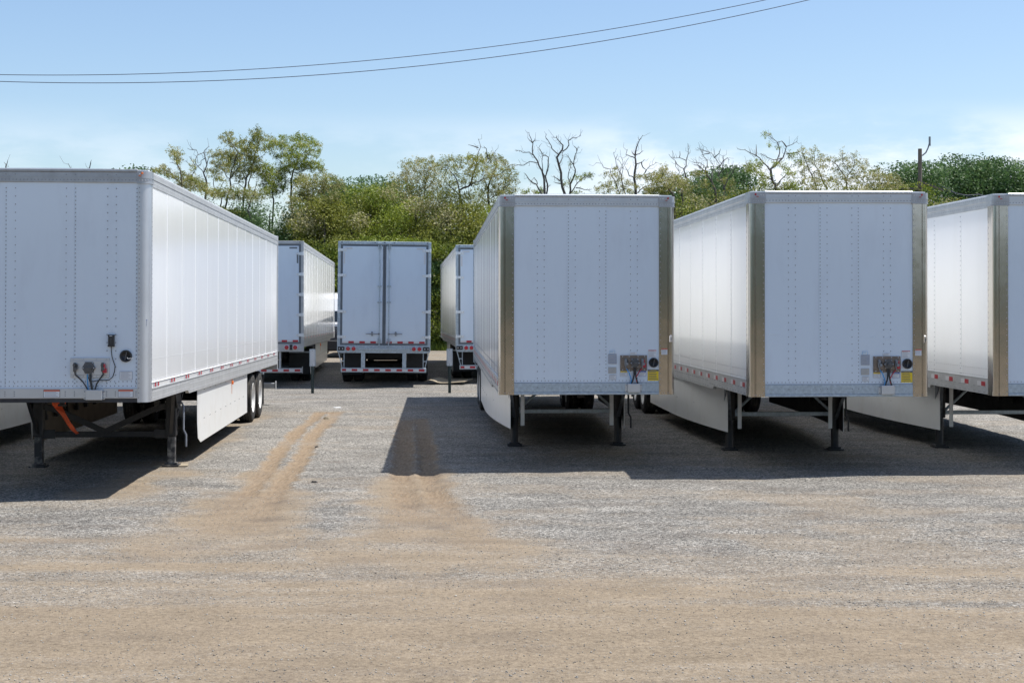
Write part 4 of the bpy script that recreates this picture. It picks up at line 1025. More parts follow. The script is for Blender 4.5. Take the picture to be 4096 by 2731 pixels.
for s_ in (-1, 1):
    MB().bbox(s_*.68, s_*1.08, -.03, .06, .86, 1.08, .03).build('headlight', M['chrome'], t)
    MB().bbox(s_*1.28, s_*1.44, .62, .72, 1.35, 1.95, .03).tube([(s_*1.1, .8, 1.9), (s_*1.34, .68, 1.85)], .02).build('mirror', M['plastic'], t)
    wheel(t, s_*1.0, .75, s_); wheel(t, s_*.98, 4.6, s_)
MB().bbox(-.45, .45, .4, 6.0, .6, .8).build('chassis', M['under'], t)

# ------------------------------------------------------------------ vegetation
def tubes_np(segs, n=5):
    """segs: list of (polyline pts, r0, r1) -> verts, quads"""
    V_, F_ = [], []; base = 0
    for pts, r0, r1 in segs:
        P = np.array(pts); m_ = len(P)
        d = np.gradient(P, axis=0); d /= np.linalg.norm(d, axis=1)[:, None]+1e-9
        ref = np.array([1., .2, 0]) if abs(d[0][0]) < .9 else np.array([0, 1., 0])
        u = np.cross(d, ref); u /= np.linalg.norm(u, axis=1)[:, None]+1e-9; w = np.cross(d, u)
        r = np.linspace(r0, r1, m_)[:, None, None]; a = np.arange(n)*2*PI/n
        ring = P[:, None]+r*(np.cos(a)[None, :, None]*u[:, None]+np.sin(a)[None, :, None]*w[:, None])
        V_.append(ring.reshape(-1, 3))
        i = (np.arange(m_-1)[:, None]*n+np.arange(n)[None]).ravel(); j = (np.arange(m_-1)[:, None]*n+(np.arange(n)[None]+1) % n).ravel()
        F_.append(np.stack([i, j, j+n, i+n], -1)+base); base += m_*n
    return np.concatenate(V_), np.concatenate(F_)
def leaves_np(cent, rad, per, size, r, flat=.6):
    n = len(cent)*per; c = np.repeat(cent, per, 0)+r.randn(n, 3)*rad*np.array([1, 1, flat])
    a = r.randn(n, 3); a[:, 2] *= .7; a /= np.linalg.norm(a, axis=1)[:, None]
    b = np.cross(a, r.randn(n, 3)); b /= np.linalg.norm(b, axis=1)[:, None]+1e-9
    s = size*(.55+.9*r.rand(n))[:, None]
    return np.stack([c-a*s, c-b*s*.45, c+a*s, c+b*s*.45], 1).reshape(-1, 3)
def grow_tree(seed, H, spread, trunk_r=.2, lean=0., fork=.35, levels=4, kids=(3, 4, 4, 3), upw=.35, crook=.30):
    r = np.random.RandomState(seed); segs = []; tips = []
    def br(p, d, ln, rad, lev):
        k = 5 if lev < 2 else 4; pts = [p]; dd = d.copy()
        for i in range(k):
            dd = dd+r.randn(3)*crook*(.45 if lev == 0 else 1)+np.array([0, 0, upw*.25]); dd /= np.linalg.norm(dd)
            pts.append(pts[-1]+dd*ln/k)
        rad = max(rad, .028 if lev < levels else .02); r1 = max(rad*(.55 if lev < levels else .35), .012); segs.append((pts, rad, r1))
        if lev >= levels: tips.extend(pts[1:]); return
        if lev >= levels-1: tips.extend(pts[2:])
        nk = kids[min(lev, len(kids)-1)]
        for j in range(nk):
            t = fork+(1-fork)*(j+r.rand()*.8)/nk if lev == 0 else .25+.75*(j+r.rand()*.7)/nk
            t = min(t, .98); q = t*k; i = min(int(q), k-1); s = pts[i]+(pts[i+1]-pts[i])*(q-i)
            az = r.rand()*2*PI; out = np.array([math.cos(az), math.sin(az)*.8, 0])
            nd = dd*.45+out*(.75 if lev else spread)+np.array([0, 0, upw]); nd /= np.linalg.norm(nd)
            br(s, nd, ln*(.62 if lev else .50)*(.75+.5*r.rand()), rad*.55*(1-.35*t), lev+1)
        br(pts[-1], dd, ln*.45, r1, lev+1)
    d0 = np.array([lean, 0, 1.]); d0 /= np.linalg.norm(d0)
    br(np.array([0, 0, -.1]), d0, H*.62, trunk_r, 0)
    tips = np.array(tips); top = tips[:, 2].max(); k = H/top
    segs = [([np.array(p)*np.array([1, 1, k]) for p in pts], a, b) for pts, a, b in segs]; tips = tips*np.array([1, 1, k])
    return segs, tips, r
def tree(px, py, D, label, kind='locust', seed=0, spread=.8, leaf=1., blossom=.2, group=None, name=None, lean=0., zmin=.35, width=None, size=.048, per=30):
    p = at(px, py, D); H = p.z
    segs, tips, r = grow_tree(seed, H, spread, trunk_r=.10+.012*H, lean=lean, levels=4 if kind != 'dead' else 3, upw=.30 if kind != 'dark' else .2, crook=.30 if kind != 'dead' else .33, kids=(3, 3, 3, 3) if kind != 'dead' else (5, 4, 3), fork=.35 if kind != 'dead' else .5)
    top = tips[tips[:, 2].argmax()]; off = top[0]
    if width:
        ext = np.percentile(np.abs(tips[:, 0]-off*.5), 95); kx = width/2/max(ext, .1)
        sc_ = np.array([kx, kx, 1.]); segs = [([q*sc_ for q in pts], a, b) for pts, a, b in segs]; tips = tips*sc_; off *= kx
    t = empty(name or 'tree', (p.x-off, D, 0)); tag(t, label, 'tree', group)
    v, f = tubes_np(segs, 5); o = np_mesh('trunk', v, 4, M['deadbark'] if kind == 'dead' else M['bark'], faces=f, parent=t, smooth=True)
    if leaf > 0:
        tp = tips[tips[:, 2] > H*zmin]; keep = r.rand(len(tp)) < leaf
        # patchy: drop leaves in some pockets so that sky shows
        q = np.sin(tp[:, 0]*1.9+seed)+np.sin(tp[:, 2]*2.3+seed*2)+np.sin(tp[:, 1]*1.7)
        keep &= (q > -.7) | (kind in ('dark', 'bush')); tp = tp[keep]
        if len(tp):
            if len(tp) > 1500: tp = tp[r.choice(len(tp), 1500, replace=False)]
            lv = leaves_np(tp, .13 if kind != 'dark' else .34, per, size, r)
            nf_ = len(lv)//4; cm = {'locust': 'leaf_locust', 'green': 'leaf_green', 'dark': 'leaf_dark', 'dead': 'leaf_locust', 'bush': 'leaf_green'}[kind]
            mi_ = np.repeat((r.rand(len(tp)) < blossom), per) & (r.rand(nf_) < .75)
            np_mesh('crown', lv, 4, [M[cm], M['blossom']], mi_, parent=t)
    return t
def bush(px, py, D, w, label, kind='green', seed=0, blossom=.0, group=None, name='bush', n=26, leafn=9000, size=.09, zlow=.3):
    """full crown reaching down to the ground: lumpy clumps spread through its volume"""
    p = at(px, py, D); H = p.z; r = np.random.RandomState(seed)
    t = empty(name, (p.x, D, 0)); tag(t, label, 'tree' if name == 'tree' else 'bush', group)
    segs = []; cs = []
    for k in range(n):
        u = r.rand(); z = H*(zlow*.5+(.93-zlow*.5)*u); prof = math.sqrt(max(.05, 1-(max(0, u-.35)/.68)**2))
        a = r.rand()*2*PI; rr = math.sqrt(r.rand())*w/2*prof
        c = np.array([math.cos(a)*rr, math.sin(a)*rr*.7, z]); cs.append(c)
    cs = np.array(cs); cs[0] = (0, 0, H*.93)
    for c in cs[:10]:
        b = np.array([c[0]*.15, c[1]*.15, -.1]); mid = (b+c)/2+r.randn(3)*.25+np.array([0, 0, c[2]*.12])
        segs.append(([b, b*.6+mid*.4, mid, mid*.5+c*.5, c], .12, .03))
    v, f = tubes_np(segs, 5); np_mesh('trunk', v, 4, M['bark'], faces=f, parent=t, smooth=True)
    rad = (.55+.5*r.rand(n))*min(w, H)*.17
    nl_ = leafn; ci = r.randint(0, n, nl_); d = r.randn(nl_, 3); d /= np.linalg.norm(d, axis=1)[:, None]
    rr = rad[ci]*(.55+.5*r.rand(nl_)**.5+.25*r.randn(nl_)*.6)
    c = cs[ci]+d*rr[:, None]*np.array([1.15, 1, .75]); c = c[(c[:, 2] > .05) & (c[:, 2] < H)]
    lv = leaves_np(c, .05, 1, size, r); cm = {'locust': 'leaf_locust', 'green': 'leaf_green', 'dark': 'leaf_dark'}[kind]
    mi_ = (np.sin(c[:, 0]*2.1+seed)+np.sin(c[:, 2]*2.7+seed)+r.rand(len(c))*1.2 > 2.2-blossom*2.5) & (blossom > 0) & (r.rand(len(c)) < .7)
    np_mesh('crown', lv, 4, [M[cm], M['blossom']], mi_, parent=t)
    return t
GT = 'trees along the edge of the yard'
# trees drawn from a survey of their limbs: each limb wanders in depth too
def sketch(label, D, org, scl, limbs, spots, seed, bark='bark', leafm='leaf_locust', blossom=.2, twigs=1.0, r0=.085, dens=1.0, group=GT):
    r = np.random.RandomState(seed)
    def W(X, Y, d=0.):
        px4, py4 = org[0]+X/scl, org[1]+Y/scl; y = D+d
        return np.array([(px4-2048)/F4*y, y, CAMH+(HY-py4)/F4*y])
    k0 = limbs[0][0]; base = W(*k0); t = empty('tree', (base[0], D, 0)); tag(t, label, 'tree', group); o = np.array([base[0], D, 0.])
    segs = []
    for i, L_ in enumerate(limbs):
        n = len(L_); d0 = 0. if i == 0 else r.randn()*.25; sl = r.randn()*.35
        pts = [W(x, y, d0+sl*j/max(1, n-1)*1.6+r.randn()*.05)-o for j, (x, y) in enumerate(L_)]
        r0_ = r0*.52; th = r0_*(1. if i == 0 else (.9 if L_[0][1] >= limbs[0][0][1]-60/2.94*scl*.5 and i < 3 else .5))
        if i == 0: pts = [np.array([pts[0][0]*.6, 0, -.1]), np.array([pts[0][0]*.9+.1, .05, pts[0][2]*.5])]+pts; th0 = r0_*1.5
        else: th0 = th
        # densify with a little crookedness
        P = []
        for a_, b_ in zip(pts[:-1], pts[1:]):
            P += [a_, (a_+b_)/2+r.randn(3)*np.linalg.norm(b_-a_)*.06]
        P.append(pts[-1]); segs.append((P, th0, .009))
        for a_, b_ in zip(pts[(1 if i else 2):-1], pts[(2 if i else 3):]):
            for q in range(int(3.6*twigs*np.linalg.norm(b_-a_)+r.rand())):
                u = r.rand(); p = a_*(1-u)+b_*u; d = (b_-a_)/np.linalg.norm(b_-a_); v = r.randn(3); v -= v.dot(d)*d; v /= np.linalg.norm(v); ln = .12+.45*r.rand()
                e1 = p+(v*.8+d*.5)*ln*.5; e2 = e1+(v*.3+d*.7+np.array([0, 0, .4])+r.randn(3)*.3)*ln*.5; segs.append(([p, e1, e2], .009, .005))
    v, f = tubes_np(segs, 5); np_mesh('trunk', v, 4, M[bark], faces=f, parent=t, smooth=True)
    if spots:
        C = []; rel = []
        for X, Y, R in spots:
            c = W(X, Y, r.randn()*.7)-o; R_ = R/scl/F4*D*1.25; m = max(3, int(34*(R_/.22)**2*dens))
            C.append(c+r.randn(m, 3)*np.array([R_*.62, R_*.9, R_*.5]))
        C = np.concatenate(C); per = 13
        lv = leaves_np(C, .05, per, .034, r, .9); nf_ = len(lv)//4
        mi_ = np.repeat(r.rand(len(C)) < blossom, per) & (r.rand(nf_) < .8)
        np_mesh('crown', lv, 4, [M[leafm], M['blossom']], mi_, parent=t)
    return t
A_, B_s, C_s = (600, 480), (2000, 500), (2000, 400)
sketch('small thin-crowned tree above the left trailer roof, left of the bare crooked one', 76, A_, 2.94,
  [[(375,740),(365,640),(325,530),(310,450),(290,400),(250,370)], [(430,800),(340,720),(260,640),(180,590),(140,560)], [(320,530),(280,510),(230,500)]],
  [(270,360,40),(330,400,40),(330,450,35),(290,410,35),(330,500,25),(380,620,20),(340,570,15),(150,540,25),(100,590,40),(200,610,35),(40,600,30),(170,570,25),(300,660,40),(230,650,40),(400,680,50),(460,700,40),(350,760,50),(520,720,50),(450,780,60),(550,780,50)], 11, blossom=.45)
sketch('bare tree with twisting grey limbs above the left trailer roof', 75.5, A_, 2.94,
  [[(650,915),(660,700),(630,620),(670,530),(640,400),(640,360),(700,310)], [(475,720),(500,640),(530,580),(580,530)], [(630,620),(575,560),(540,450),(565,400),(545,350),(490,345)], [(565,410),(620,390),(640,370)], [(670,530),(690,450),(740,410)], [(530,560),(510,500),(460,430)], [(540,520),(470,540),(420,480)], [(655,440),(600,480),(590,540)]],
  [(500,540,25),(510,600,20),(490,700,35),(520,480,15)], 12, bark='deadbark', twigs=1.6)
sketch('tall tree with two pale leafy spires, left neighbour of the tallest one', 77, A_, 2.94,
  [[(885,1030),(910,900),(940,700),(990,520),(1040,380),(960,280),(930,220)], [(830,1010),(840,930),(900,880)], [(740,950),(790,860),(870,720),(910,690)], [(940,700),(880,620),(830,540),(800,440),(760,390)], [(760,820),(750,700),(800,600),(830,460)], [(960,280),(890,240),(860,180)], [(940,700),(1040,560),(1060,480)]],
  [(850,220,30),(890,160,25),(950,160,25),(960,220,35),(900,240,30),(960,310,40),(1000,300,30),(760,400,40),(840,400,50),(900,420,50),(950,450,60),(1000,400,40),(870,520,50),(800,520,35),(740,500,30),(960,520,60),(760,620,50),(700,600,25),(900,600,40),(1040,470,40),(820,700,40),(1000,640,40),(860,860,50),(940,820,40)], 13, blossom=.3)
sketch('tallest airy tree of the line, with a dark trunk and sky between its boughs', 77.5, A_, 2.94,
  [[(1110,830),(1130,690),(1180,600),(1220,480),(1240,380),(1280,260),(1240,170),(1270,110)], [(1160,800),(1190,640),(1220,500)], [(1220,480),(1300,440),(1370,370)], [(1240,380),(1180,320),(1170,240)], [(1100,800),(1000,750),(940,780)], [(1130,690),(1080,620),(1060,560)]],
  [(1270,120,30),(1240,180,40),(1300,180,45),(1190,140,20),(1260,250,55),(1180,290,45),(1100,260,40),(1060,300,35),(1150,350,50),(1090,380,40),(1230,340,50),(1330,240,30),(1400,210,25),(1130,430,50),(1200,440,50),(1260,470,40),(1200,530,60),(1280,550,45),(1100,520,50),(1050,600,50),(1140,600,45),(1230,610,40),(1290,620,40),(1350,350,25),(1060,700,40)], 14, blossom=.12)
sketch('umbrella shaped tree with a clear dark trunk standing against the sky', 79, A_, 2.94,
  [[(1655,915),(1660,700),(1680,620),(1730,500),(1760,420),(1820,380),(1900,350),(1960,340)], [(1655,850),(1700,760),(1760,700)], [(1660,650),(1590,540),(1500,460),(1430,370),(1420,300)], [(1690,620),(1780,600),(1860,570),(1960,560),(2030,580)], [(1640,470),(1560,400),(1540,300),(1580,230)], [(1740,470),(1700,380),(1740,280),(1700,220)], [(1820,380),(1860,300),(1900,260)], [(1640,600),(1640,470)]],
  [(1560,200,30),(1600,220,30),(1480,260,40),(1420,280,40),(1520,290,50),(1390,330,45),(1600,300,50),(1700,220,40),(1760,210,45),(1830,240,45),(1900,250,40),(1970,280,35),(1740,290,50),(1820,320,50),(1900,340,40),(1980,360,30),(1950,420,30),(1850,400,30),(1660,360,50),(1640,420,50),(1560,420,30),(1480,420,40),(1740,420,60),(1660,500,60),(1780,500,60),(1860,510,50),(1950,510,45),(2000,550,40),(1720,560,50),(1560,560,60),(1600,600,40),(1900,570,40),(2020,590,30),(1800,570,40),(1720,720,60),(1800,700,50)], 15, leafm='leaf_green', blossom=.15)
sketch('short full green tree between the tallest tree and the umbrella shaped one', 78, A_, 2.94,
  [[(1455,950),(1440,870),(1420,760),(1400,640)], [(1555,880),(1580,800),(1620,700)], [(1440,880),(1380,870),(1320,880)]],
  [(1380,560,50),(1440,620,60),(1380,680,60),(1490,700,60),(1420,780,60),(1340,760,50),(1500,800,50),(1560,700,50),(1580,780,40),(1460,860,50),(1340,640,50),(1520,620,40),(1380,850,40)], 16, leafm='leaf_green', blossom=.1)
sketch('yellow-green tree with forked dark trunk over the back row, right of the umbrella shaped tree', 74, A_, 2.94,
  [[(2000,1190),(2030,1020),(2050,880),(2040,780),(2000,700)], [(2000,1120),(1920,1080)], [(2050,880),(2120,800),(2200,720)], [(2030,1020),(1960,960),(1900,900)], [(2040,860),(1970,820)]],
  [(1940,680,50),(2060,680,50),(2140,690,40),(1800,720,60),(1880,760,60),(2000,760,60),(2100,800,60),(2200,760,60),(1800,820,70),(1950,860,60),(2150,900,60),(1900,940,70),(2060,960,60),(2180,960,50),(1740,900,60),(1700,960,60),(1820,900,60),(2120,1040,50),(1980,1000,40),(1860,1040,50)], 17, blossom=.45)
sketch('bare tree with dark leaning trunk just above the sloping roof line of the left trailer', 74.5, A_, 2.94,
  [[(1200,1200),(1150,1060),(1180,950),(1230,830),(1260,740)], [(1230,1180),(1310,1130)], [(1160,1000),(1080,880),(1040,830)]],
  [(700,860,50),(640,820,50),(760,870,50),(1240,870,60),(1180,900,50),(960,900,50),(1040,880,60),(1120,860,60),(820,850,50),(600,760,50),(1300,900,50)], 18, bark='deadbark', blossom=.35)
D_s = (500, 400)
sketch('round pale flowering tree left of the dark limbed tree over the central gap', 77, D_s, 1.3835,
  [[(1635,660),(1640,570),(1660,500),(1650,430),(1620,370)], [(1640,560),(1600,480),(1570,410)], [(1660,500),(1710,440),(1720,390)], [(1640,590),(1700,520),(1740,470)]],
  [(1545,365,18),(1570,345,16),(1600,350,20),(1630,335,18),(1660,345,22),(1700,340,20),(1725,370,22),(1745,410,22),(1550,400,22),(1590,390,26),(1640,390,28),(1690,385,28),(1560,440,24),(1610,440,30),(1660,440,30),(1710,440,30),(1750,460,22),(1530,430,18),(1580,490,26),(1640,490,30),(1700,490,30),(1750,500,22),(1500,460,24),(1520,510,28),(1600,540,30),(1680,540,30),(1740,550,26),(1480,420,16)], 18, blossom=.6, dens=.7)
sketch('dark limbed tree with flat green tiers over the gap beside the steel-cornered trailer', 74, D_s, 1.3835,
  [[(1890,700),(1870,600),(1850,500),(1900,480),(1925,420),(1940,370),(1920,320)], [(1900,660),(1930,620),(1910,540),(1900,480)], [(1850,500),(1830,430),(1790,380),(1760,370)], [(1900,480),(1960,450),(2010,430)], [(1860,540),(1800,480),(1770,450)], [(1930,620),(1990,600),(2040,580)], [(1940,370),(1955,290),(1955,215)], [(1955,265),(1900,248)]],
  [(1770,330,14),(1800,325,18),(1830,330,18),(1860,325,14),(1900,320,18),(1930,315,22),(1960,330,20),(1750,360,16),(1780,365,20),(1820,370,20),(1860,360,18),(1910,355,24),(1950,365,22),(1780,400,18),(1900,400,24),(1940,410,26),(1830,410,16),(1820,460,24),(1870,450,26),(1780,470,24),(1930,460,24),(1800,520,28),(1850,540,28),(1900,540,24),(1960,520,26),(1780,580,30),(1840,600,30),(1960,580,30),(1820,650,30),(1980,640,30),(1900,590,26)], 19, leafm='leaf_locust', blossom=.15, r0=.14, dens=.75)
sketch('flowering tree touching the sky just left of the bare trees', 76, D_s, 1.3835,
  [[(2020,600),(2010,480),(2040,400),(2060,350),(2050,280)], [(2010,500),(1980,420),(1970,360)], [(2030,430),(2090,400),(2130,360),(2180,360)], [(2030,540),(2090,500),(2130,470)], [(2010,330),(2000,270),(1985,255)]],
  [(2010,310,18),(2040,320,22),(2080,325,18),(2100,350,20),(1985,340,20),(2020,350,26),(2060,370,26),(2100,390,22),(2130,380,18),(2150,410,18),(2160,450,18),(1990,390,26),(2040,410,28),(2090,430,26),(2130,450,22),(2000,440,28),(2050,470,28),(2100,480,24),(2140,490,22),(1990,500,28),(2040,520,30),(2090,530,28),(2130,520,24),(2150,550,20),(2000,570,28),(2060,580,28),(2110,590,26),(2080,510,24)], 20, blossom=.45, r0=.11, dens=.7)
# bare trees
sketch('bare grey tree with long level left limb, leftmost of the dead ones', 76, B_s, 2.94,
  [[(525,830),(520,640),(495,540),(440,420),(385,340),(388,220),(350,130),(340,85)], [(545,830),(560,700),(535,610),(565,500),(570,380),(510,360),(480,310),(455,270),(475,235)], [(505,830),(430,700),(340,640),(300,580),(280,565)], [(385,215),(345,180),(325,155)], [(385,215),(400,185),(420,178)], [(400,360),(345,320),(270,325),(225,300),(175,300)], [(440,450),(350,430),(280,475),(215,470),(160,490)], [(530,610),(500,480),(500,370),(520,320)], [(440,700),(400,620),(360,670)], [(560,740),(600,710)]],
  [(440,790,35),(480,770,25),(300,800,40)], 32, bark='deadbark', leafm='leaf_green', twigs=1.4, r0=.10)
sketch('bare twin-trunked tree with a leafy low limb on its right', 76, B_s, 2.94,
  [[(770,830),(720,640),(695,480),(670,380),(735,290),(740,240),(690,185),(665,150),(600,145)], [(818,830),(825,700),(880,580),(885,520),(870,420),(905,310),(925,250)], [(690,350),(610,280),(600,240),(560,175),(535,140),(550,105)], [(700,460),(740,380),(735,300)], [(740,310),(810,240),(800,190),(840,160),(905,150),(950,130)], [(665,150),(668,125)], [(700,660),(650,620),(630,600)], [(710,690),(630,670)], [(870,470),(820,400),(770,345)], [(830,690),(800,620),(830,490),(830,440)], [(840,790),(890,710),(960,640),(1030,600),(1080,575)], [(890,740),(960,750),(1040,765),(1080,755)], [(905,310),(890,265),(870,250)]],
  [(1060,590,30),(1000,600,35),(900,620,25),(830,460,18),(780,690,30),(900,810,45),(830,640,15),(940,640,20)], 35, bark='deadbark', leafm='leaf_green', twigs=1.5, r0=.12, dens=.8)
sketch('thin twiggy tree with cream leaf tufts beside the bare pointed tree', 77, B_s, 2.94,
  [[(1480,830),(1430,640),(1400,540),(1360,400),(1335,320)], [(1420,830),(1380,720),(1340,640),(1300,560),(1295,520),(1215,500),(1195,455),(1130,447)], [(1360,400),(1380,345)], [(1430,610),(1450,500),(1490,420),(1515,385)], [(1440,560),(1430,470),(1400,420),(1370,400)], [(1370,670),(1410,560),(1435,500),(1440,400)], [(1440,830),(1330,820),(1250,820),(1180,790)]],
  [(1360,500,30),(1340,600,40),(1240,580,30),(1300,720,55),(1400,640,40),(1440,720,60),(1530,690,40),(1220,750,50),(1140,755,30),(1410,800,30)], 34, bark='deadbark', blossom=.6, twigs=1.2, r0=.06, dens=.7)
sketch('bare pointed tree with one tall leader above the middle of the roof', 76, B_s, 2.94,
  [[(1600,830),(1580,640),(1600,470),(1590,380),(1605,270),(1640,180),(1680,120)], [(1590,360),(1550,300)], [(1595,355),(1640,340),(1685,305)], [(1590,395),(1530,370),(1480,350),(1495,290)], [(1605,460),(1660,440),(1700,410)], [(1665,440),(1680,500),(1720,530),(1770,480),(1840,440)], [(1720,530),(1680,590),(1600,640)], [(1700,590),(1770,570),(1830,560)], [(1580,620),(1520,600),(1500,540),(1470,490)], [(1620,800),(1680,740),(1740,720),(1800,670)]],
  [(1620,610,30),(1610,720,30),(1520,780,30),(1560,800,30)], 43, bark='deadbark', blossom=.4, twigs=1.7, r0=.13, dens=.8)
sketch('bare tree with fine upright twigs left of the densest bare crown', 75, B_s, 2.94,
  [[(2150,880),(2140,780),(2200,640),(2160,520),(2190,420),(2215,330),(2210,220)], [(2140,780),(2085,650),(2115,560),(2065,490),(2060,420)], [(2170,520),(2090,470),(2060,420),(1985,345)], [(2190,420),(2110,385),(2020,385)], [(2110,385),(2115,310)]],
  [], 36, bark='deadbark', twigs=1.4, r0=.09)
sketch('cream flowering tree just right of the middle trailer roof, with an arching limb', 74, B_s, 2.94,
  [[(2045,830),(1980,740),(1900,680),(1820,655),(1740,640)], [(1940,700),(1900,620),(1910,550)], [(2000,760),(2060,680),(2080,600)]],
  [(1930,530,45),(1900,590,60),(1800,610,50),(1720,620,35),(2000,640,60),(2060,610,40),(1960,760,60),(1860,650,50),(1980,700,50),(1800,740,60),(1740,780,60),(1880,780,60),(2100,700,60),(2150,680,50),(2200,760,60)], 39, blossom=.5)
sketch('bare tree with the densest tangle of crooked branches', 76, C_s, 1.122,
  [[(970,470),(965,400),(940,350),(910,310),(880,280)], [(1005,450),(1010,400),(980,340),(985,290),(950,240),(885,215)], [(985,300),(1020,260),(1030,270)], [(960,260),(990,220)], [(930,350),(920,300),(870,280)], [(940,240),(900,250)], [(1000,400),(1040,330),(1060,290)], [(920,320),(930,270),(900,225)], [(980,340),(1000,300),(1000,250)], [(900,300),(870,290)], [(950,360),(960,300),(940,270)], [(1010,390),(1020,340),(1045,300)]],
  [(900,330,14),(1040,380,18),(1000,360,12),(920,380,16),(870,330,14)], 37, bark='deadbark', blossom=.3, twigs=3.2, r0=.12)
sketch('large crooked tree with sparse green tufts, highest over the right trailers', 75, C_s, 1.122,
  [[(1240,410),(1225,370),(1215,310),(1240,290),(1270,260),(1285,210),(1335,185)], [(1245,380),(1280,340),(1310,290)], [(1240,290),(1255,240),(1245,190),(1195,155)], [(1215,320),(1180,280),(1150,250),(1100,225),(1065,220)], [(1270,260),(1230,270),(1170,240)], [(1285,210),(1265,185),(1240,195)], [(1150,250),(1150,200)], [(1220,360),(1170,340),(1130,310),(1100,290)], [(1290,240),(1330,235),(1350,260)]],
  [(1195,155,10),(1210,200,8),(1250,215,7),(1240,290,14),(1160,290,18),(1130,310,20),(1300,330,18),(1310,250,14),(1280,300,12),(1110,300,16),(1180,340,18),(1340,280,14),(1180,380,20),(1300,380,20)], 38, bark='deadbark', leafm='leaf_green', twigs=2.2, r0=.15)
sketch('sparse cream flowering tree left of the second sparse flowering crown', 77, C_s, 1.122,
  [[(1420,410),(1415,370),(1390,320),(1370,270),(1350,220)], [(1470,400),(1440,340),(1410,290),(1410,240)], [(1400,340),(1440,300),(1470,260)]],
  [(1350,225,12),(1375,240,14),(1410,220,12),(1365,265,16),(1400,270,16),(1440,260,16),(1430,290,18),(1380,300,18),(1360,330,18),(1470,270,14),(1470,310,18),(1430,340,20),(1390,360,20),(1450,370,22),(1350,370,20),(1410,400,20),(1350,290,12),(1490,350,18)], 40, blossom=.65, dens=.6)
sketch('sparse cream flowering tree with the widest crown over the right trailers', 78, C_s, 1.122,
  [[(1560,410),(1555,370),(1530,320),(1510,290),(1490,270)], [(1555,370),(1575,320),(1590,270),(1590,240)], [(1550,360),(1600,330),(1640,290)], [(1570,330),(1540,280),(1535,240)]],
  [(1535,235,10),(1530,270,14),(1500,275,14),(1560,265,14),(1590,250,12),(1600,280,18),(1560,300,18),(1510,310,16),(1640,280,12),(1630,310,18),(1590,320,20),(1540,340,20),(1650,340,18),(1680,320,12),(1610,350,22),(1570,370,22),(1520,370,18),(1640,380,22),(1590,395,20),(1690,350,14)], 41, blossom=.65, dens=.6)
sketch('lower flowering tree just left of the utility pole', 76, C_s, 1.122,
  [[(1720,410),(1715,380),(1700,350),(1690,320)], [(1718,390),(1750,360),(1790,350)]],
  [(1700,310,10),(1690,340,16),(1720,340,14),(1750,350,16),(1780,360,14),(1720,370,20),(1680,380,20),(1760,385,20),(1800,390,18),(1650,400,18),(1700,400,20),(1820,400,14)], 42, blossom=.6, dens=.8)
sketch('bare twigs of a tree showing over the far left of the left trailer roof', 76, (0, 600), 1.12, [[(25, 130), (27, 90), (28, 70), (35, 45)], [(28, 70), (18, 55)], [(25, 125), (60, 105), (80, 95)]], [], 50, bark='deadbark', r0=.10)
sketch('bare twigs of a tree showing over the middle of the left trailer roof', 76, (0, 600), 1.12, [[(370, 150), (398, 100), (405, 65), (410, 45)], [(375, 145), (320, 110), (305, 60)], [(385, 125), (440, 100)]], [], 51, bark='deadbark', r0=.10)
bush(312, 377, 80, 5.5, 'round green tree top peeping over the right corner of the left trailer', 'dark', 60, group=GT, name='tree')
# dense dark trees behind
GD = 'dense dark green trees behind the flowering ones'
for i, (px, py, D, w, lb) in enumerate([
    (790, 410, 92, 8, 'dark green tree behind the back row, left of its dark twin'),
    (862, 402, 94, 8, 'dark green tree behind the back row, right of its dark twin'),
    (1600, 392, 92, 8, 'dark green tree behind the bare trunks right of the middle trailer'),
    (1690, 380, 95, 8, 'dark green tree behind the large crooked tree'),
    (1510, 430, 92, 7, 'low dark green tree showing over the right edge of the middle trailer roof'),
    (2110, 372, 90, 8.5, 'dark green tree directly behind the utility pole'),
    (2190, 352, 92, 8.5, 'tallest dark leafy tree right of the utility pole'),
    (2290, 360, 93, 9, 'broad dark leafy tree second from the right edge'),
    (2370, 372, 91, 8.5, 'dark leafy tree cut by the right edge'),
    (2480, 365, 92, 9, 'dark leafy tree beyond the right edge')]):
    bush(px, py, D, w, lb, 'dark', 70+i, group=GD, name='tree', n=60, leafn=46000, size=.085, zlow=.15)
# bright understorey
GU = 'leafy bushes filling the edge of the yard'
spec = [(500, 470, 75, 5, 'locust', .2), (560, 462, 76, 5, 'dark', .0), (620, 466, 74, 5, 'dark', .0), (690, 474, 75, 5, 'locust', .25), (745, 455, 73, 5.5, 'locust', .25),
        (800, 442, 74, 6, 'locust', .15), (850, 424, 75, 6, 'green', .05), (905, 418, 76, 6, 'locust', .35), (955, 450, 74, 6, 'green', .2), (1010, 440, 74, 6, 'locust', .3),
        (1060, 470, 73, 6, 'locust', .1), (1110, 470, 74, 6, 'green', .1), (1160, 462, 75, 5, 'locust', .3), (780, 560, 72, 5.5, 'green', .0), (870, 540, 72, 6, 'green', .0), (960, 550, 72, 6, 'green', .05),
        (1010, 600, 71.5, 4, 'dark', .0), (1050, 560, 72, 5, 'green', .1), (660, 560, 72, 5.5, 'dark', 0)]
names = ['behind the rear half of the left trailer', 'over the doors of the back row trailers', 'beside the gap right of the central back trailer']
for i, (px, py, D, w, kd, bl) in enumerate(spec):
    sec_ = 0 if px < 640 else (1 if px < 985 else 2)
    tone = {'locust': 'yellow-green flecked', 'green': 'bright green', 'dark': 'dark green'}[kd]
    bush(px, py, D, w, '%s bush %s' % (tone, names[sec_]), kd, 100+i, bl, GU+', '+tone+' ones '+names[sec_], n=46, leafn=36000, size=.055, zlow=.1)
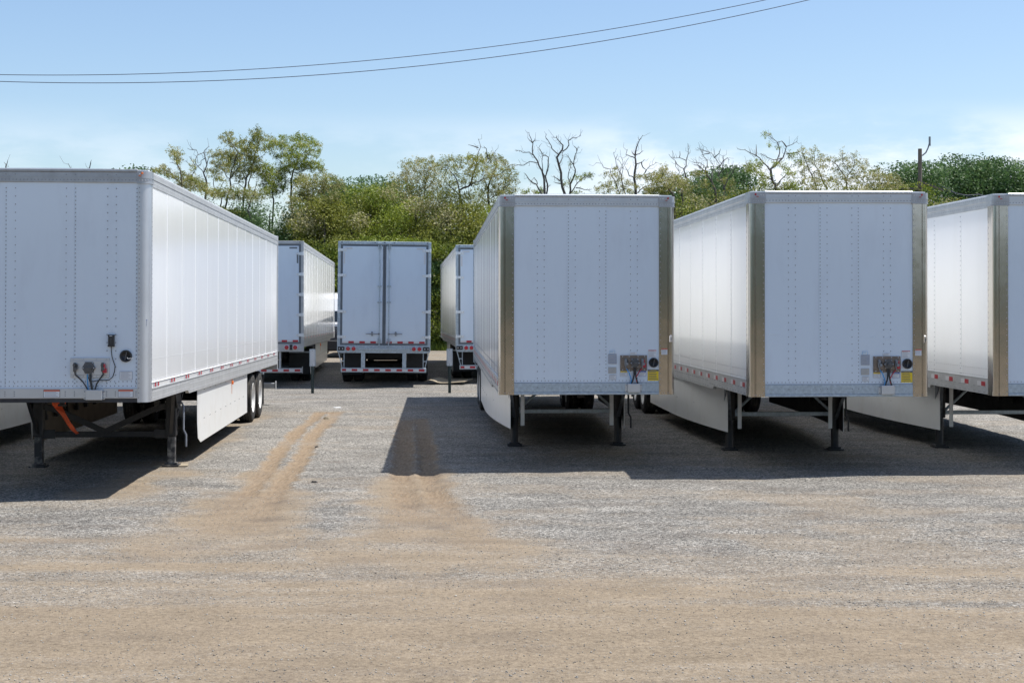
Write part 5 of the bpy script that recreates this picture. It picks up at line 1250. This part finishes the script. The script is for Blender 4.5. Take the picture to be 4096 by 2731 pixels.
spec2 = [(1215, 478, 75, 5.5, 'locust', .3), (1290, 474, 76, 5.5, 'locust', .3), (1370, 470, 75, 5.5, 'locust', .3), (1440, 468, 76, 5.5, 'locust', .5), (1515, 450, 74, 5.5, 'locust', .4),
         (1590, 445, 75, 6, 'green', .3), (1665, 435, 76, 6, 'locust', .5), (1740, 430, 75, 6, 'locust', .4), (1815, 415, 75, 6, 'green', .4), (1890, 415, 75, 6, 'locust', .5),
         (1960, 425, 74, 6, 'locust', .5), (2035, 430, 75, 6, 'locust', .3), (2110, 420, 76, 6.5, 'green', .15), (2180, 455, 74, 6, 'locust', .3), (2260, 470, 74, 6, 'locust', .2), (2340, 480, 74, 6, 'green', .1),
         (420, 428, 77, 4.5, 'locust', .3), (340, 440, 76, 5, 'green', 0)]
for i, (px, py, D, w, kd, bl) in enumerate(spec2):
    where = 'over the roofs of the trailers right of the aisle' if px > 500 else 'behind the roof of the left trailer'
    tone = {'locust': 'cream flecked', 'green': 'mid green'}[kd]
    bush(px, py, D, w, '%s bush in the hedge %s' % (tone, where), kd, 140+i, bl, GU+', '+tone+' ones '+where, n=34, leafn=20000, size=.055, zlow=.1)

# far wood on the other side of the yard, mirrored in the steel posts and white sheets
r = np.random.RandomState(77); n = 26000
cx = -70+150*r.rand(n); top = 7.5+2.2*np.sin(cx*.13)+1.5*np.sin(cx*.37+1)
c = np.stack([cx, -34-5*r.rand(n)+1.2*np.sin(cx*.5), top*r.rand(n)**.8+.1], -1)
tag(np_mesh('woodland', leaves_np(c, .3, 1, .55, r), 4, M['leaf_dark']), 'green wood on the far side of the yard behind the viewer', 'woodland', kind='stuff')
# grass verge
r = np.random.RandomState(9); n = 26000
gx_ = -22+r.rand(n)*44; gy_ = 69.2+r.rand(n)**1.6*4.0+.5*np.sin(gx_*1.3); hgt = .12+.75*r.rand(n)**2*(gy_-68.5)/3
a = r.rand(n)*PI; w = .018; dx, dy = np.cos(a)*w, np.sin(a)*w; lx, ly = r.randn(n)*.12*hgt*3, r.randn(n)*.1*hgt
v = np.stack([np.stack([gx_-dx, gy_-dy, np.zeros(n)], -1), np.stack([gx_+dx, gy_+dy, np.zeros(n)], -1), np.stack([gx_+lx+dx*.3, gy_+ly, hgt], -1), np.stack([gx_+lx-dx*.3, gy_+ly, hgt], -1)], 1).reshape(-1, 3)
tag(np_mesh('grass', v, 4, M['leaf_green']), 'rough green grass growing along the foot of the trees', 'grass', kind='stuff')
v2 = np_mesh('verge', np.array([(-60, 70.2, .02), (60, 70.2, .02), (60, 120, .02), (-60, 120, .02)], float), 4, mat('verge_soil', (.06, .07, .03), .95, var=.5, vscale=1.5)); tag(v2, kind='structure')
